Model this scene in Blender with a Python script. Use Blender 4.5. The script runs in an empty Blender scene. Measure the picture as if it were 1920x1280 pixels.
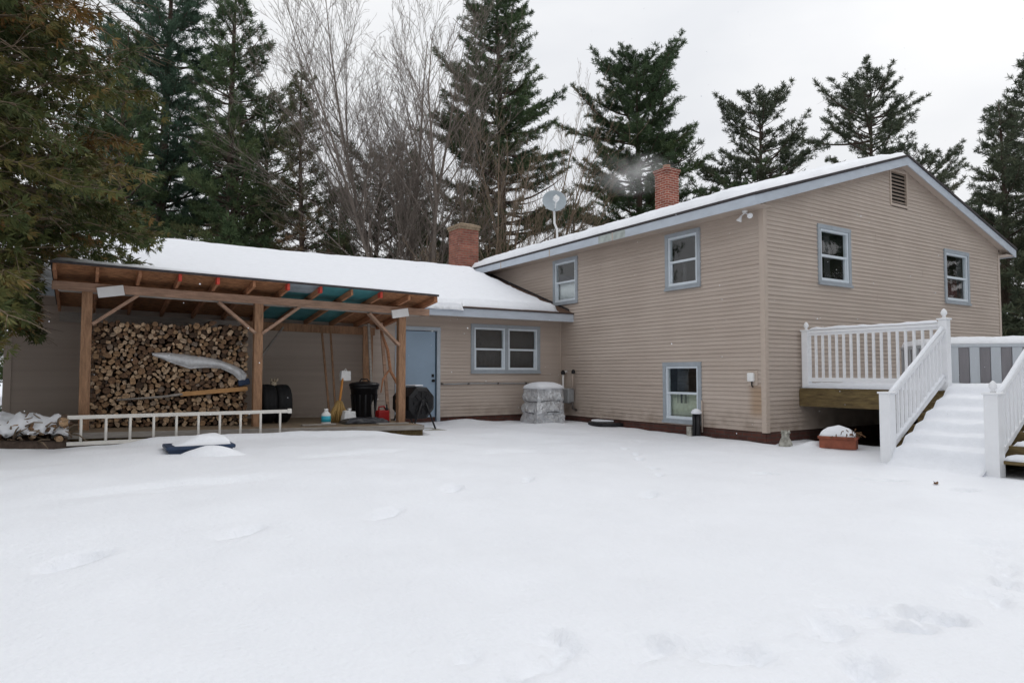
import bpy, bmesh, math, random
import numpy as np
from mathutils import Vector, Matrix, noise as mn
R = math.radians
C = bpy.context.scene.collection
rng = np.random.default_rng(7)
random.seed(11)

# ------------------------------------------------------------------ helpers
def tag(o, label=None, cat=None, group=None, kind=None):
    if label: o['label'] = label
    if cat: o['category'] = cat
    if group: o['group'] = group
    if kind: o['kind'] = kind
    return o

def thing(name, label, cat, loc=(0, 0, 0), group=None):
    o = bpy.data.objects.new(name, None)
    C.objects.link(o)
    o.empty_display_size = .2
    o.location = loc
    return tag(o, label, cat, group)

def link(name, me, parent=None):
    o = bpy.data.objects.new(name, me)
    C.objects.link(o)
    if parent is not None:
        o.parent = parent
        # geometry is written in world coordinates: undo the parents' offset
        off = Vector((0, 0, 0)); p = parent
        while p is not None:
            off += p.location; p = p.parent
        o.location = -off
    return o

class MB:
    """collects shapes in world coordinates, build() links them as ONE mesh object"""
    def __init__(s):
        s.v = []; s.f = []; s.m = []; s.sm = []
    def add(s, vs, fs, mi=0, smooth=False):
        b = len(s.v)
        s.v += [tuple(p) for p in vs]
        for f in fs:
            s.f.append([b + i for i in f]); s.m.append(mi); s.sm.append(smooth)
    def box(s, a, b, mi=0):
        x0, y0, z0 = [min(a[i], b[i]) for i in range(3)]; x1, y1, z1 = [max(a[i], b[i]) for i in range(3)]
        s.add([(x0,y0,z0),(x1,y0,z0),(x1,y1,z0),(x0,y1,z0),(x0,y0,z1),(x1,y0,z1),(x1,y1,z1),(x0,y1,z1)],
              [(0,3,2,1),(4,5,6,7),(0,1,5,4),(1,2,6,5),(2,3,7,6),(3,0,4,7)], mi)
    def obox(s, c, ax, ay, az, mi=0):
        c = Vector(c); ax = Vector(ax); ay = Vector(ay); az = Vector(az)
        p = [c + ax*i + ay*j + az*k for k in (-1, 1) for (i, j) in ((-1,-1),(1,-1),(1,1),(-1,1))]
        s.add(p, [(0,3,2,1),(4,5,6,7),(0,1,5,4),(1,2,6,5),(2,3,7,6),(3,0,4,7)], mi)
    def bar(s, a, b, w, h, up=(0, 0, 1), mi=0):
        a = Vector(a); b = Vector(b); d = (b - a); n = d.normalized()
        u = Vector(up); sd = n.cross(u)
        if sd.length < 1e-4: sd = n.cross(Vector((1, 0, 0)))
        sd.normalize(); u2 = sd.cross(n).normalized()
        s.obox((a + b)/2, d/2, sd*w/2, u2*h/2, mi)
    def tube(s, pts, rad, n=8, mi=0, smooth=True, cap=True):
        pts = [Vector(p) for p in pts]
        if not hasattr(rad, '__len__'): rad = [rad]*len(pts)
        b = len(s.v); up = None
        for i, p in enumerate(pts):
            t = (pts[min(i+1, len(pts)-1)] - pts[max(i-1, 0)]).normalized()
            if up is None:
                up = t.orthogonal().normalized()
            else:
                up = (up - t*up.dot(t))
                up = up.normalized() if up.length > 1e-5 else t.orthogonal().normalized()
            sd = t.cross(up)
            for k in range(n):
                a = 2*math.pi*k/n
                s.v.append(tuple(p + (up*math.cos(a) + sd*math.sin(a))*rad[i]))
        for i in range(len(pts)-1):
            for k in range(n):
                k2 = (k+1) % n
                s.f.append([b+i*n+k, b+i*n+k2, b+(i+1)*n+k2, b+(i+1)*n+k]); s.m.append(mi); s.sm.append(smooth)
        if cap:
            s.f.append([b+k for k in range(n)][::-1]); s.m.append(mi); s.sm.append(False)
            e = b+(len(pts)-1)*n
            s.f.append([e+k for k in range(n)]); s.m.append(mi); s.sm.append(False)
    def lathe(s, c, prof, n=24, mi=0, smooth=True, axis=(0, 0, 1), ph=0):
        c = Vector(c); ax = Vector(axis).normalized(); u = ax.orthogonal().normalized(); w = ax.cross(u)
        b = len(s.v)
        for r, h in prof:
            for k in range(n):
                a = 2*math.pi*k/n + ph
                s.v.append(tuple(c + ax*h + (u*math.cos(a) + w*math.sin(a))*r))
        for i in range(len(prof)-1):
            for k in range(n):
                k2 = (k+1) % n
                s.f.append([b+i*n+k, b+i*n+k2, b+(i+1)*n+k2, b+(i+1)*n+k]); s.m.append(mi); s.sm.append(smooth)
        s.f.append([b+k for k in range(n)][::-1]); s.m.append(mi); s.sm.append(False)
        e = b+(len(prof)-1)*n
        s.f.append([e+k for k in range(n)]); s.m.append(mi); s.sm.append(False)
    def prism(s, poly, d, mi=0):
        """polygon (3-D points) extruded by vector d"""
        d = Vector(d); n = len(poly); p = [Vector(q) for q in poly]
        s.add(p + [q + d for q in p], [tuple(range(n))[::-1], tuple(range(n, 2*n))] +
              [(i, (i+1) % n, n+(i+1) % n, n+i) for i in range(n)], mi)
    def build(s, name, mats, parent=None, bevel=0, fix=True):
        me = bpy.data.meshes.new(name)
        me.from_pydata(s.v, [], s.f)
        if not isinstance(mats, (list, tuple)): mats = [mats]
        for m in mats: me.materials.append(m)
        me.polygons.foreach_set('material_index', s.m)
        me.polygons.foreach_set('use_smooth', s.sm)
        if fix:
            bm = bmesh.new(); bm.from_mesh(me)
            bmesh.ops.recalc_face_normals(bm, faces=bm.faces)
            bm.to_mesh(me); bm.free()
        me.update()
        o = link(name, me, parent)
        if bevel:
            b = o.modifiers.new('bevel', 'BEVEL'); b.width = bevel; b.segments = 2; b.limit_method = 'ANGLE'; b.angle_limit = R(40)
        return o

def mesh_np(name, V, Fc, mats, parent=None, attr=None, smooth=False, matidx=None):
    """fast mesh from numpy arrays; Fc is (m,k)"""
    me = bpy.data.meshes.new(name)
    V = np.asarray(V, np.float32); Fc = np.asarray(Fc, np.int32); m, k = Fc.shape
    me.vertices.add(len(V)); me.vertices.foreach_set('co', V.ravel())
    me.loops.add(m*k); me.loops.foreach_set('vertex_index', Fc.ravel())
    me.polygons.add(m); me.polygons.foreach_set('loop_start', np.arange(0, m*k, k, dtype=np.int32))
    if smooth: me.polygons.foreach_set('use_smooth', np.ones(m, bool))
    if not isinstance(mats, (list, tuple)): mats = [mats]
    for mm in mats: me.materials.append(mm)
    if matidx is not None: me.polygons.foreach_set('material_index', np.asarray(matidx, np.int32))
    if attr is not None:
        for nm, val in attr.items():
            a = me.attributes.new(nm, 'FLOAT', 'POINT'); a.data.foreach_set('value', np.asarray(val, np.float32))
    me.update(calc_edges=True)
    me.validate()
    return link(name, me, parent)

def fbm(x, y, z=0., o=4):
    return mn.fractal(Vector((x, y, z)), 0.9, 2.1, o)

# ------------------------------------------------------------------ materials
def newmat(name):
    m = bpy.data.materials.new(name); m.use_nodes = True
    nt = m.node_tree; b = nt.nodes['Principled BSDF']
    return m, nt, b, nt.nodes, nt.links

def mk(name, col, rough=.7, var=.18, scale=6., stretch=(1, 1, 1), bump=.0, bscale=40., metal=0., col2=None, spec=.4, objrand=0.):
    m, nt, b, N, L = newmat(name)
    tc = N.new('ShaderNodeTexCoord'); mp = N.new('ShaderNodeMapping'); mp.inputs['Scale'].default_value = stretch
    L.new(tc.outputs['Object'], mp.inputs['Vector'])
    nz = N.new('ShaderNodeTexNoise'); nz.inputs['Scale'].default_value = scale; nz.inputs['Detail'].default_value = 6; nz.inputs['Roughness'].default_value = .65
    L.new(mp.outputs[0], nz.inputs['Vector'])
    rp = N.new('ShaderNodeValToRGB'); rp.color_ramp.elements[0].position = .3; rp.color_ramp.elements[1].position = .7
    c2 = col2 if col2 else tuple(min(1, c*(1+var)) for c in col)
    c1 = tuple(c*(1-var) for c in col)
    rp.color_ramp.elements[0].color = (*c1, 1); rp.color_ramp.elements[1].color = (*c2, 1)
    L.new(nz.outputs['Fac'], rp.inputs['Fac'])
    out = rp.outputs['Color']
    if objrand:
        oi = N.new('ShaderNodeObjectInfo'); mr = N.new('ShaderNodeMapRange'); mr.inputs['To Min'].default_value = 1-objrand; mr.inputs['To Max'].default_value = 1+objrand
        L.new(oi.outputs['Random'], mr.inputs['Value'])
        mx = N.new('ShaderNodeMix'); mx.data_type = 'RGBA'; mx.blend_type = 'MULTIPLY'; mx.inputs['Factor'].default_value = 1
        L.new(out, mx.inputs['A']); L.new(mr.outputs[0], mx.inputs['B']); out = mx.outputs['Result']
    L.new(out, b.inputs['Base Color'])
    b.inputs['Roughness'].default_value = rough; b.inputs['Metallic'].default_value = metal
    b.inputs['Specular IOR Level'].default_value = spec
    if bump:
        n2 = N.new('ShaderNodeTexNoise'); n2.inputs['Scale'].default_value = bscale; n2.inputs['Detail'].default_value = 5
        L.new(mp.outputs[0], n2.inputs['Vector'])
        bp = N.new('ShaderNodeBump'); bp.inputs['Strength'].default_value = bump; bp.inputs['Distance'].default_value = .02
        L.new(n2.outputs['Fac'], bp.inputs['Height']); L.new(bp.outputs['Normal'], b.inputs['Normal'])
    return m

M = {}
M['snow'] = mk('snow', (.855, .877, .922), .55, .025, 1.3, bump=.5, bscale=26., spec=.25)
M['snow_fine'] = mk('snow_cap', (.855, .877, .922), .55, .03, 9., bump=.3, bscale=30., spec=.25)
M['trim'] = mk('casing_paint', (.34, .375, .41), .6, .12, 5., spec=.3)
M['fascia'] = mk('fascia_paint', (.50, .55, .615), .5, .10, 2., stretch=(1, 1, 3), spec=.35)
M['vinyl'] = mk('white_vinyl', (.66, .72, .77), .4, .05, 8.)
M['corner'] = mk('corner_vinyl', (.50, .415, .35), .5, .05, 4.)
M['soffit'] = mk('soffit_vinyl', (.46, .385, .33), .6, .06, 3.)
M['shingle'] = mk('dark_shingle', (.055, .048, .05), .9, .35, 14., bump=.4)
M['brown_shingle'] = mk('brown_shingle', (.13, .075, .05), .9, .35, 10., bump=.4)
M['door'] = mk('blue_door_paint', (.29, .385, .49), .45, .06, 2.)
M['door_trim'] = mk('pale_blue_trim', (.42, .47, .52), .55, .1, 4.)
M['black'] = mk('black_plastic', (.012, .012, .014), .42, .2, 5., spec=.35)
M['rubber'] = mk('black_rubber', (.010, .010, .011), .7, .2, 9., spec=.3)
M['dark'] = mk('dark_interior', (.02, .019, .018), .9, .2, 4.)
M['curtain_dark'] = mk('grey_curtain', (.05, .05, .054), .9, .2, 9., stretch=(9, 9, .6))
M['curtain_white'] = mk('white_blind', (.74, .76, .78), .8, .05, 30., stretch=(.5, .5, 6))
M['curtain_green'] = mk('olive_curtain', (.52, .55, .44), .8, .15, 6.)
M['curtain_red'] = mk('maroon_curtain', (.07, .022, .02), .8, .2, 6.)
M['white'] = mk('white_paint', (.83, .84, .86), .35, .03, 5.)
M['whitepl'] = mk('white_plastic', (.82, .82, .81), .5, .06, 6.)
M['post'] = mk('post_wood', (.31, .175, .10), .8, .4, 5., stretch=(6, 6, .9), bump=.25, bscale=20.)
M['beam'] = mk('beam_wood', (.37, .235, .165), .85, .35, 5., stretch=(.9, 6, 6), bump=.25, bscale=20.)
M['rafter'] = mk('rafter_wood', (.40, .19, .10), .8, .3, 5., stretch=(6, .9, 6), bump=.2)
M['redwood'] = mk('red_paint', (.60, .07, .045), .7, .25, 8.)
M['osb'] = mk('sheathing', (.30, .14, .065), .9, .6, 11., stretch=(1, 1.6, 1), bump=.2)
M['teal'] = mk('teal_sheet', (.035, .21, .23), .6, .25, 3., col2=(.08, .30, .33))
M['pale_sheet'] = mk('pale_sheet', (.30, .36, .40), .6, .3, 4.)
M['greywood'] = mk('grey_weathered_wood', (.33, .30, .27), .85, .25, 5., stretch=(.8, 5, 5), bump=.2)
M['plank'] = mk('orange_plank', (.50, .27, .11), .75, .2, 6., stretch=(1, 7, 7))
M['oldplank'] = mk('old_plank', (.22, .165, .11), .9, .35, 6., stretch=(1, 6, 6), bump=.3)
M['deckwood'] = mk('deck_wood', (.135, .088, .04), .85, .45, 5., stretch=(4, .8, 5), bump=.3, col2=(.2, .145, .06))
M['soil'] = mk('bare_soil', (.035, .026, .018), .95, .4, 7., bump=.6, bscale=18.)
M['alu'] = mk('pale_fibreglass', (.70, .67, .62), .5, .08, 9.)
M['tarp'] = mk('grey_tarp', (.62, .63, .64), .42, .2, 9., bump=.6, bscale=16.)
M['silver'] = mk('silver_wrap', (.68, .70, .72), .24, .25, 7., metal=.45, bump=1., bscale=17., col2=(.85, .87, .90))
for n_ in M['silver'].node_tree.nodes:
    if n_.type == 'BUMP': n_.inputs['Distance'].default_value = .06
M['galv'] = mk('galvanised', (.34, .35, .36), .5, .15, 9., metal=.3)
M['pipe'] = mk('brown_pipe', (.10, .085, .075), .6, .3, 9.)
M['dish'] = mk('dish_grey', (.36, .405, .435), .5, .06, 5.)
M['gasred'] = mk('red_plastic', (.35, .012, .012), .4, .12, 6.)
M['cyan'] = mk('cyan_label', (.04, .42, .55), .4, .15, 12.)
M['straw'] = mk('broom_straw', (.42, .27, .10), .85, .35, 20., stretch=(14, 14, 1))
M['handle'] = mk('orange_handle', (.62, .26, .06), .5, .12, 8.)
M['navy'] = mk('navy_plastic', (.02, .04, .085), .5, .25, 8.)
M['terracotta'] = mk('terracotta', (.27, .085, .05), .8, .3, 9.)
M['concrete'] = mk('stone_figure', (.36, .35, .30), .9, .45, 13., bump=.6, bscale=30., col2=(.55, .54, .48))
M['dead'] = mk('dried_stems', (.16, .085, .04), .9, .3, 20.)
M['tubl'] = mk('light_slat', (.47, .50, .53), .5, .06, 3., stretch=(4, 4, .6))
M['tubd'] = mk('dark_slat', (.20, .19, .20), .5, .12, 3., stretch=(4, 4, .6))
M['capstone'] = mk('mossy_cap', (.27, .205, .14), .95, .35, 14., bump=.5)
M['flue'] = mk('clay_flue', (.30, .15, .09), .9, .2, 9.)
M['bark'] = mk('pine_bark', (.085, .06, .047), .95, .35, 6., stretch=(3, 3, .7), bump=.6)
M['greybark'] = mk('grey_bark', (.20, .168, .145), .95, .25, 5., stretch=(3, 3, .7), bump=.4)
M['twig'] = mk('dead_twig', (.20, .15, .105), .95, .3, 6.)

def glass_mat():
    m, nt, b, N, L = newmat('window_glass')
    N.remove(b)
    out = N['Material Output']
    fr = N.new('ShaderNodeFresnel'); fr.inputs['IOR'].default_value = 1.75
    tr = N.new('ShaderNodeBsdfTransparent'); tr.inputs['Color'].default_value = (.95, .97, .965, 1)
    gl = N.new('ShaderNodeBsdfGlossy'); gl.inputs['Roughness'].default_value = .03; gl.inputs['Color'].default_value = (1, 1, 1, 1)
    nz = N.new('ShaderNodeTexNoise'); nz.inputs['Scale'].default_value = 2.2
    bp = N.new('ShaderNodeBump'); bp.inputs['Strength'].default_value = .08; bp.inputs['Distance'].default_value = .05
    tc = N.new('ShaderNodeTexCoord'); L.new(tc.outputs['Object'], nz.inputs['Vector'])
    L.new(nz.outputs['Fac'], bp.inputs['Height']); L.new(bp.outputs['Normal'], gl.inputs['Normal'])
    mx = N.new('ShaderNodeMixShader')
    ge = N.new('ShaderNodeNewGeometry'); iv = N.new('ShaderNodeMath'); iv.operation = 'SUBTRACT'; iv.inputs[0].default_value = 1; L.new(ge.outputs['Backfacing'], iv.inputs[1])
    ml = N.new('ShaderNodeMath'); ml.operation = 'MULTIPLY'; L.new(fr.outputs[0], ml.inputs[0]); L.new(iv.outputs[0], ml.inputs[1])
    L.new(ml.outputs[0], mx.inputs[0]); L.new(tr.outputs[0], mx.inputs[1]); L.new(gl.outputs[0], mx.inputs[2])
    L.new(mx.outputs[0], out.inputs['Surface'])
    return m
M['glass'] = glass_mat()

def brick_mat(name, c1, c2, mortar, sc=1.0):
    m, nt, b, N, L = newmat(name)
    tc = N.new('ShaderNodeTexCoord'); sp = N.new('ShaderNodeSeparateXYZ'); ad = N.new('ShaderNodeMath'); ad.operation = 'ADD'
    cb = N.new('ShaderNodeCombineXYZ')
    L.new(tc.outputs['Object'], sp.inputs[0]); L.new(sp.outputs['X'], ad.inputs[0]); L.new(sp.outputs['Y'], ad.inputs[1])
    L.new(ad.outputs[0], cb.inputs['X']); L.new(sp.outputs['Z'], cb.inputs['Y'])
    br = N.new('ShaderNodeTexBrick'); br.inputs['Scale'].default_value = sc
    br.inputs['Brick Width'].default_value = .21; br.inputs['Row Height'].default_value = .072; br.inputs['Mortar Size'].default_value = .009
    br.inputs['Color1'].default_value = (*c1, 1); br.inputs['Color2'].default_value = (*c2, 1); br.inputs['Mortar'].default_value = (*mortar, 1)
    br.inputs['Bias'].default_value = -.1
    L.new(cb.outputs[0], br.inputs['Vector'])
    nz = N.new('ShaderNodeTexNoise'); nz.inputs['Scale'].default_value = 5; nz.inputs['Detail'].default_value = 6
    L.new(tc.outputs['Object'], nz.inputs['Vector'])
    mx = N.new('ShaderNodeMix'); mx.data_type = 'RGBA'; mx.blend_type = 'OVERLAY'; mx.inputs['Factor'].default_value = .55
    L.new(br.outputs['Color'], mx.inputs['A']); L.new(nz.outputs['Fac'], mx.inputs['B'])
    L.new(mx.outputs['Result'], b.inputs['Base Color']); b.inputs['Roughness'].default_value = .9
    bp = N.new('ShaderNodeBump'); bp.inputs['Strength'].default_value = .6; bp.inputs['Distance'].default_value = .01; bp.invert = True
    L.new(br.outputs['Fac'], bp.inputs['Height']); L.new(bp.outputs['Normal'], b.inputs['Normal'])
    return m
M['brick'] = brick_mat('red_brick', (.31, .08, .05), (.21, .048, .03), (.42, .33, .27))
M['oldbrick'] = brick_mat('old_brick', (.30, .105, .07), (.20, .06, .045), (.24, .17, .13))
M['foundation'] = brick_mat('foundation_brick', (.10, .034, .024), (.06, .022, .017), (.07, .045, .036))

def siding_mat():
    m, nt, b, N, L = newmat('vinyl_siding')
    tc = N.new('ShaderNodeTexCoord')
    mp = N.new('ShaderNodeMapping'); mp.inputs['Scale'].default_value = (.35, .35, 12.)
    L.new(tc.outputs['Object'], mp.inputs[0])
    nz = N.new('ShaderNodeTexNoise'); nz.inputs['Scale'].default_value = 1.; nz.inputs['Detail'].default_value = 3
    L.new(mp.outputs[0], nz.inputs['Vector'])
    n2 = N.new('ShaderNodeTexNoise'); n2.inputs['Scale'].default_value = .8; n2.inputs['Detail'].default_value = 5
    L.new(tc.outputs['Object'], n2.inputs['Vector'])
    ad = N.new('ShaderNodeMath'); ad.operation = 'ADD'; L.new(nz.outputs['Fac'], ad.inputs[0]); L.new(n2.outputs['Fac'], ad.inputs[1])
    mr = N.new('ShaderNodeMapRange'); mr.inputs['From Min'].default_value = .7; mr.inputs['From Max'].default_value = 1.3
    L.new(ad.outputs[0], mr.inputs['Value'])
    rp = N.new('ShaderNodeValToRGB')
    rp.color_ramp.elements[0].color = (.44, .364, .310, 1); rp.color_ramp.elements[1].color = (.535, .455, .393, 1)
    L.new(mr.outputs[0], rp.inputs['Fac'])
    # rust run below the small wall fixture near the corner
    sp = N.new('ShaderNodeSeparateXYZ'); L.new(tc.outputs['Object'], sp.inputs[0])
    def smooth(sock, a, bb, c, d):
        x = N.new('ShaderNodeMapRange'); x.interpolation_type = 'SMOOTHSTEP'
        x.inputs['From Min'].default_value = a; x.inputs['From Max'].default_value = bb; L.new(sock, x.inputs['Value'])
        y = N.new('ShaderNodeMapRange'); y.interpolation_type = 'SMOOTHSTEP'
        y.inputs['From Min'].default_value = d; y.inputs['From Max'].default_value = c; L.new(sock, y.inputs['Value'])
        q = N.new('ShaderNodeMath'); q.operation = 'MULTIPLY'; L.new(x.outputs[0], q.inputs[0]); L.new(y.outputs[0], q.inputs[1]); return q.outputs[0]
    sy = smooth(sp.outputs['Y'], .02, .10, .22, .42); sz = smooth(sp.outputs['Z'], .25, .5, .85, 1.0); sx = smooth(sp.outputs['X'], -.1, -.05, .05, .1)
    q = N.new('ShaderNodeMath'); q.operation = 'MULTIPLY'; L.new(sy, q.inputs[0]); L.new(sz, q.inputs[1])
    q2 = N.new('ShaderNodeMath'); q2.operation = 'MULTIPLY'; L.new(q.outputs[0], q2.inputs[0]); L.new(sx, q2.inputs[1])
    q3 = N.new('ShaderNodeMath'); q3.operation = 'MULTIPLY'; L.new(q2.outputs[0], q3.inputs[0]); q3.inputs[1].default_value = .55
    mx = N.new('ShaderNodeMix'); mx.data_type = 'RGBA'; L.new(q3.outputs[0], mx.inputs['Factor']); L.new(rp.outputs['Color'], mx.inputs['A'])
    mx.inputs['B'].default_value = (.33, .19, .085, 1)
    dz_ = N.new('ShaderNodeMapRange'); dz_.interpolation_type = 'SMOOTHSTEP'; dz_.inputs['From Min'].default_value = .65; dz_.inputs['From Max'].default_value = .1; L.new(sp.outputs['Z'], dz_.inputs['Value'])
    n3 = N.new('ShaderNodeTexNoise'); n3.inputs['Scale'].default_value = 4.; n3.inputs['Detail'].default_value = 6; L.new(tc.outputs['Object'], n3.inputs['Vector'])
    n4 = N.new('ShaderNodeMapRange'); n4.inputs['From Min'].default_value = .4; n4.inputs['From Max'].default_value = .7; n4.inputs['To Max'].default_value = .6; L.new(n3.outputs['Fac'], n4.inputs['Value'])
    dm = N.new('ShaderNodeMath'); dm.operation = 'MULTIPLY'; L.new(dz_.outputs[0], dm.inputs[0]); L.new(n4.outputs[0], dm.inputs[1])
    mx2 = N.new('ShaderNodeMix'); mx2.data_type = 'RGBA'; L.new(dm.outputs[0], mx2.inputs['Factor']); L.new(mx.outputs['Result'], mx2.inputs['A']); mx2.inputs['B'].default_value = (.25, .19, .145, 1)
    L.new(mx2.outputs['Result'], b.inputs['Base Color']); b.inputs['Roughness'].default_value = .55; b.inputs['Specular IOR Level'].default_value = .3
    return m
M['siding'] = siding_mat()

def leaf_mat(name, cols, rough=.7):
    """foliage whose colour runs through cols by the mesh attribute 'tint' (0..1)"""
    m, nt, b, N, L = newmat(name)
    at = N.new('ShaderNodeAttribute'); at.attribute_name = 'tint'
    rp = N.new('ShaderNodeValToRGB'); e = rp.color_ramp.elements
    e[0].position = 0; e[0].color = (*cols[0], 1); e[1].position = 1; e[1].color = (*cols[-1], 1)
    for i, c in enumerate(cols[1:-1]):
        x = e.new((i+1)/(len(cols)-1)); x.color = (*c, 1)
    L.new(at.outputs['Fac'], rp.inputs['Fac']); L.new(rp.outputs['Color'], b.inputs['Base Color'])
    b.inputs['Roughness'].default_value = rough; b.inputs['Specular IOR Level'].default_value = .25
    return m
M['needle_teal'] = leaf_mat('blue_green_needles', [(0.055, 0.099, 0.068), (0.081, 0.140, 0.091), (0.114, 0.172, 0.111), (0.150, 0.189, 0.137)])
M['needle_green'] = leaf_mat('green_needles', [(0.055, 0.091, 0.044), (0.086, 0.130, 0.057), (0.124, 0.161, 0.068), (0.176, 0.150, 0.072)])
M['needle_brown'] = leaf_mat('mixed_needles', [(0.055, 0.094, 0.044), (0.091, 0.117, 0.055), (0.143, 0.117, 0.065), (0.208, 0.124, 0.072)])
M['needle_red'] = leaf_mat('red_pine_needles', [(0.065, 0.085, 0.055), (0.104, 0.124, 0.075), (0.143, 0.150, 0.088), (0.169, 0.130, 0.085)])
M['cedar'] = leaf_mat('cedar_sprays', [(.055, .075, .026), (.085, .098, .030), (.12, .115, .034), (.17, .115, .036), (.23, .11, .036)])
M['log_end'] = None

def log_mats():
    out = []
    for nm, cols, sc in (('split_wood', [(.06, .036, .022), (.18, .10, .055), (.35, .215, .115), (.56, .40, .26), (.19, .145, .115)], 30.),
                         ('log_bark', [(.05, .035, .025), (.09, .06, .042), (.13, .085, .055), (.17, .12, .085), (.10, .08, .065)], 16.)):
        m, nt, b, N, L = newmat(nm)
        at = N.new('ShaderNodeAttribute'); at.attribute_name = 'tint'
        rp = N.new('ShaderNodeValToRGB'); e = rp.color_ramp.elements
        e[0].color = (*cols[0], 1); e[1].color = (*cols[-1], 1)
        for i, c in enumerate(cols[1:-1]):
            x = e.new((i+1)/(len(cols)-1)); x.color = (*c, 1)
        L.new(at.outputs['Fac'], rp.inputs['Fac'])
        tc = N.new('ShaderNodeTexCoord'); nz = N.new('ShaderNodeTexNoise'); nz.inputs['Scale'].default_value = sc; nz.inputs['Detail'].default_value = 4
        L.new(tc.outputs['Object'], nz.inputs['Vector'])
        mr = N.new('ShaderNodeMapRange'); mr.inputs['From Min'].default_value = .3; mr.inputs['From Max'].default_value = .7
        mr.inputs['To Min'].default_value = .45; mr.inputs['To Max'].default_value = 1.35
        L.new(nz.outputs['Fac'], mr.inputs['Value'])
        mx = N.new('ShaderNodeMix'); mx.data_type = 'RGBA'; mx.blend_type = 'MULTIPLY'; mx.inputs['Factor'].default_value = 1
        L.new(rp.outputs['Color'], mx.inputs['A']); L.new(mr.outputs[0], mx.inputs['B'])
        L.new(mx.outputs['Result'], b.inputs['Base Color']); b.inputs['Roughness'].default_value = .9
        out.append(m)
    return out
LOGM = log_mats()

# ------------------------------------------------------------------ camera, light, sky
sc = bpy.context.scene
cam = bpy.data.cameras.new('camera'); co = bpy.data.objects.new('camera', cam); C.objects.link(co)
co.location = (-10.293, -7.85, 1.15)
co.rotation_euler = (R(90 + 2.674), 0, R(-32.231))
cam.sensor_fit = 'HORIZONTAL'; cam.sensor_width = 36; cam.lens = 1274/1920*36
cam.clip_start = .05; cam.clip_end = 1500
sc.camera = co
sc.view_settings.view_transform = 'Standard'; sc.view_settings.look = 'None'
sc.cycles.volume_bounces = 4
sc.view_settings.exposure = 0.0; sc.view_settings.gamma = 1

SUN_EL, SUN_AZ = 46., 85.       # azimuth measured clockwise from +Y
w = bpy.data.worlds.new('World'); sc.world = w; w.use_nodes = True
N, L = w.node_tree.nodes, w.node_tree.links
bg = N['Background']
sky = N.new('ShaderNodeTexSky'); sky.sky_type = 'NISHITA'; sky.sun_disc = False
sky.sun_elevation = R(SUN_EL); sky.sun_rotation = R(SUN_AZ); sky.dust_density = 4.; sky.air_density = 1.5
hs = N.new('ShaderNodeHueSaturation'); hs.inputs['Saturation'].default_value = .2
L.new(sky.outputs[0], hs.inputs['Color'])
tc = N.new('ShaderNodeTexCoord'); mp = N.new('ShaderNodeMapping'); mp.inputs['Scale'].default_value = (1, 1, 2.4)
L.new(tc.outputs['Generated'], mp.inputs[0])
nz = N.new('ShaderNodeTexNoise'); nz.inputs['Scale'].default_value = 2.1; nz.inputs['Detail'].default_value = 5; nz.inputs['Roughness'].default_value = .5
L.new(mp.outputs[0], nz.inputs['Vector'])
rp = N.new('ShaderNodeValToRGB'); rp.color_ramp.elements[0].position = .32; rp.color_ramp.elements[1].position = .68
rp.color_ramp.elements[0].color = (7.9, 8.1, 8.5, 1); rp.color_ramp.elements[1].color = (9.8, 9.85, 9.95, 1)
L.new(nz.outputs['Fac'], rp.inputs['Fac'])
mx = N.new('ShaderNodeMix'); mx.data_type = 'RGBA'; mx.inputs['Factor'].default_value = .86; mx.clamp_factor = True
L.new(hs.outputs[0], mx.inputs['A']); L.new(rp.outputs['Color'], mx.inputs['B'])
sz_ = N.new('ShaderNodeSeparateXYZ'); L.new(tc.outputs['Generated'], sz_.inputs[0])
mz = N.new('ShaderNodeMapRange'); mz.inputs['To Min'].default_value = .94; mz.inputs['To Max'].default_value = 1.30; L.new(sz_.outputs['Z'], mz.inputs['Value'])
mm = N.new('ShaderNodeMix'); mm.data_type = 'RGBA'; mm.blend_type = 'MULTIPLY'; mm.inputs['Factor'].default_value = 1
L.new(mx.outputs['Result'], mm.inputs['A']); L.new(mz.outputs[0], mm.inputs['B'])
L.new(mm.outputs['Result'], bg.inputs['Color']); bg.inputs['Strength'].default_value = .098
sd = bpy.data.lights.new('sun', 'SUN'); sd.energy = .5; sd.angle = R(40); sd.color = (1, .97, .93)
so = bpy.data.objects.new('sun', sd); C.objects.link(so)
az = R(SUN_AZ); el = R(SUN_EL)
dirn = Vector((math.sin(az)*math.cos(el), math.cos(az)*math.cos(el), math.sin(el)))
so.rotation_euler = dirn.to_track_quat('Z', 'Y').to_euler(); so.location = (0, -20, 30)

# ------------------------------------------------------------------ snow ground
CT = np.array([(-10,-8,-.30),(-5,-8,-.30),(-14,-6,-.2),(-10,-4,-.14),(-10,0,.06),(-10,2.7,.15),(-8,2.8,.22),(-6.2,2.7,.12),(-4.4,4.4,.04),
               (-3,5.8,.06),(-1.5,5.3,-.02),(0,3,-.08),(-.2,0,-.10),(-.5,-2.4,-.08),(-.65,-3.8,-.12),(1,-5.5,-.22),(-3,-3,-.16),(-5,0,-.05),
               (10,-6,-.25),(-14,4,.2),(-15,0,.1),(-12,2.6,.14),(-8.5,.8,.11),(-3,2.5,-.03),(-6,-4,-.2)])
def ground_base(X, Y):
    wsum = np.full(X.shape, 2e-3); h = wsum*-.2
    for a, b, z in CT:
        ww = np.exp(-((X-a)**2 + (Y-b)**2)/(2*1.7**2)); wsum = wsum + ww; h = h + ww*z
    return h/wsum
def sstep(x, a, b):
    t = np.clip((x-a)/(b-a), 0, 1); return t*t*(3-2*t)
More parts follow.
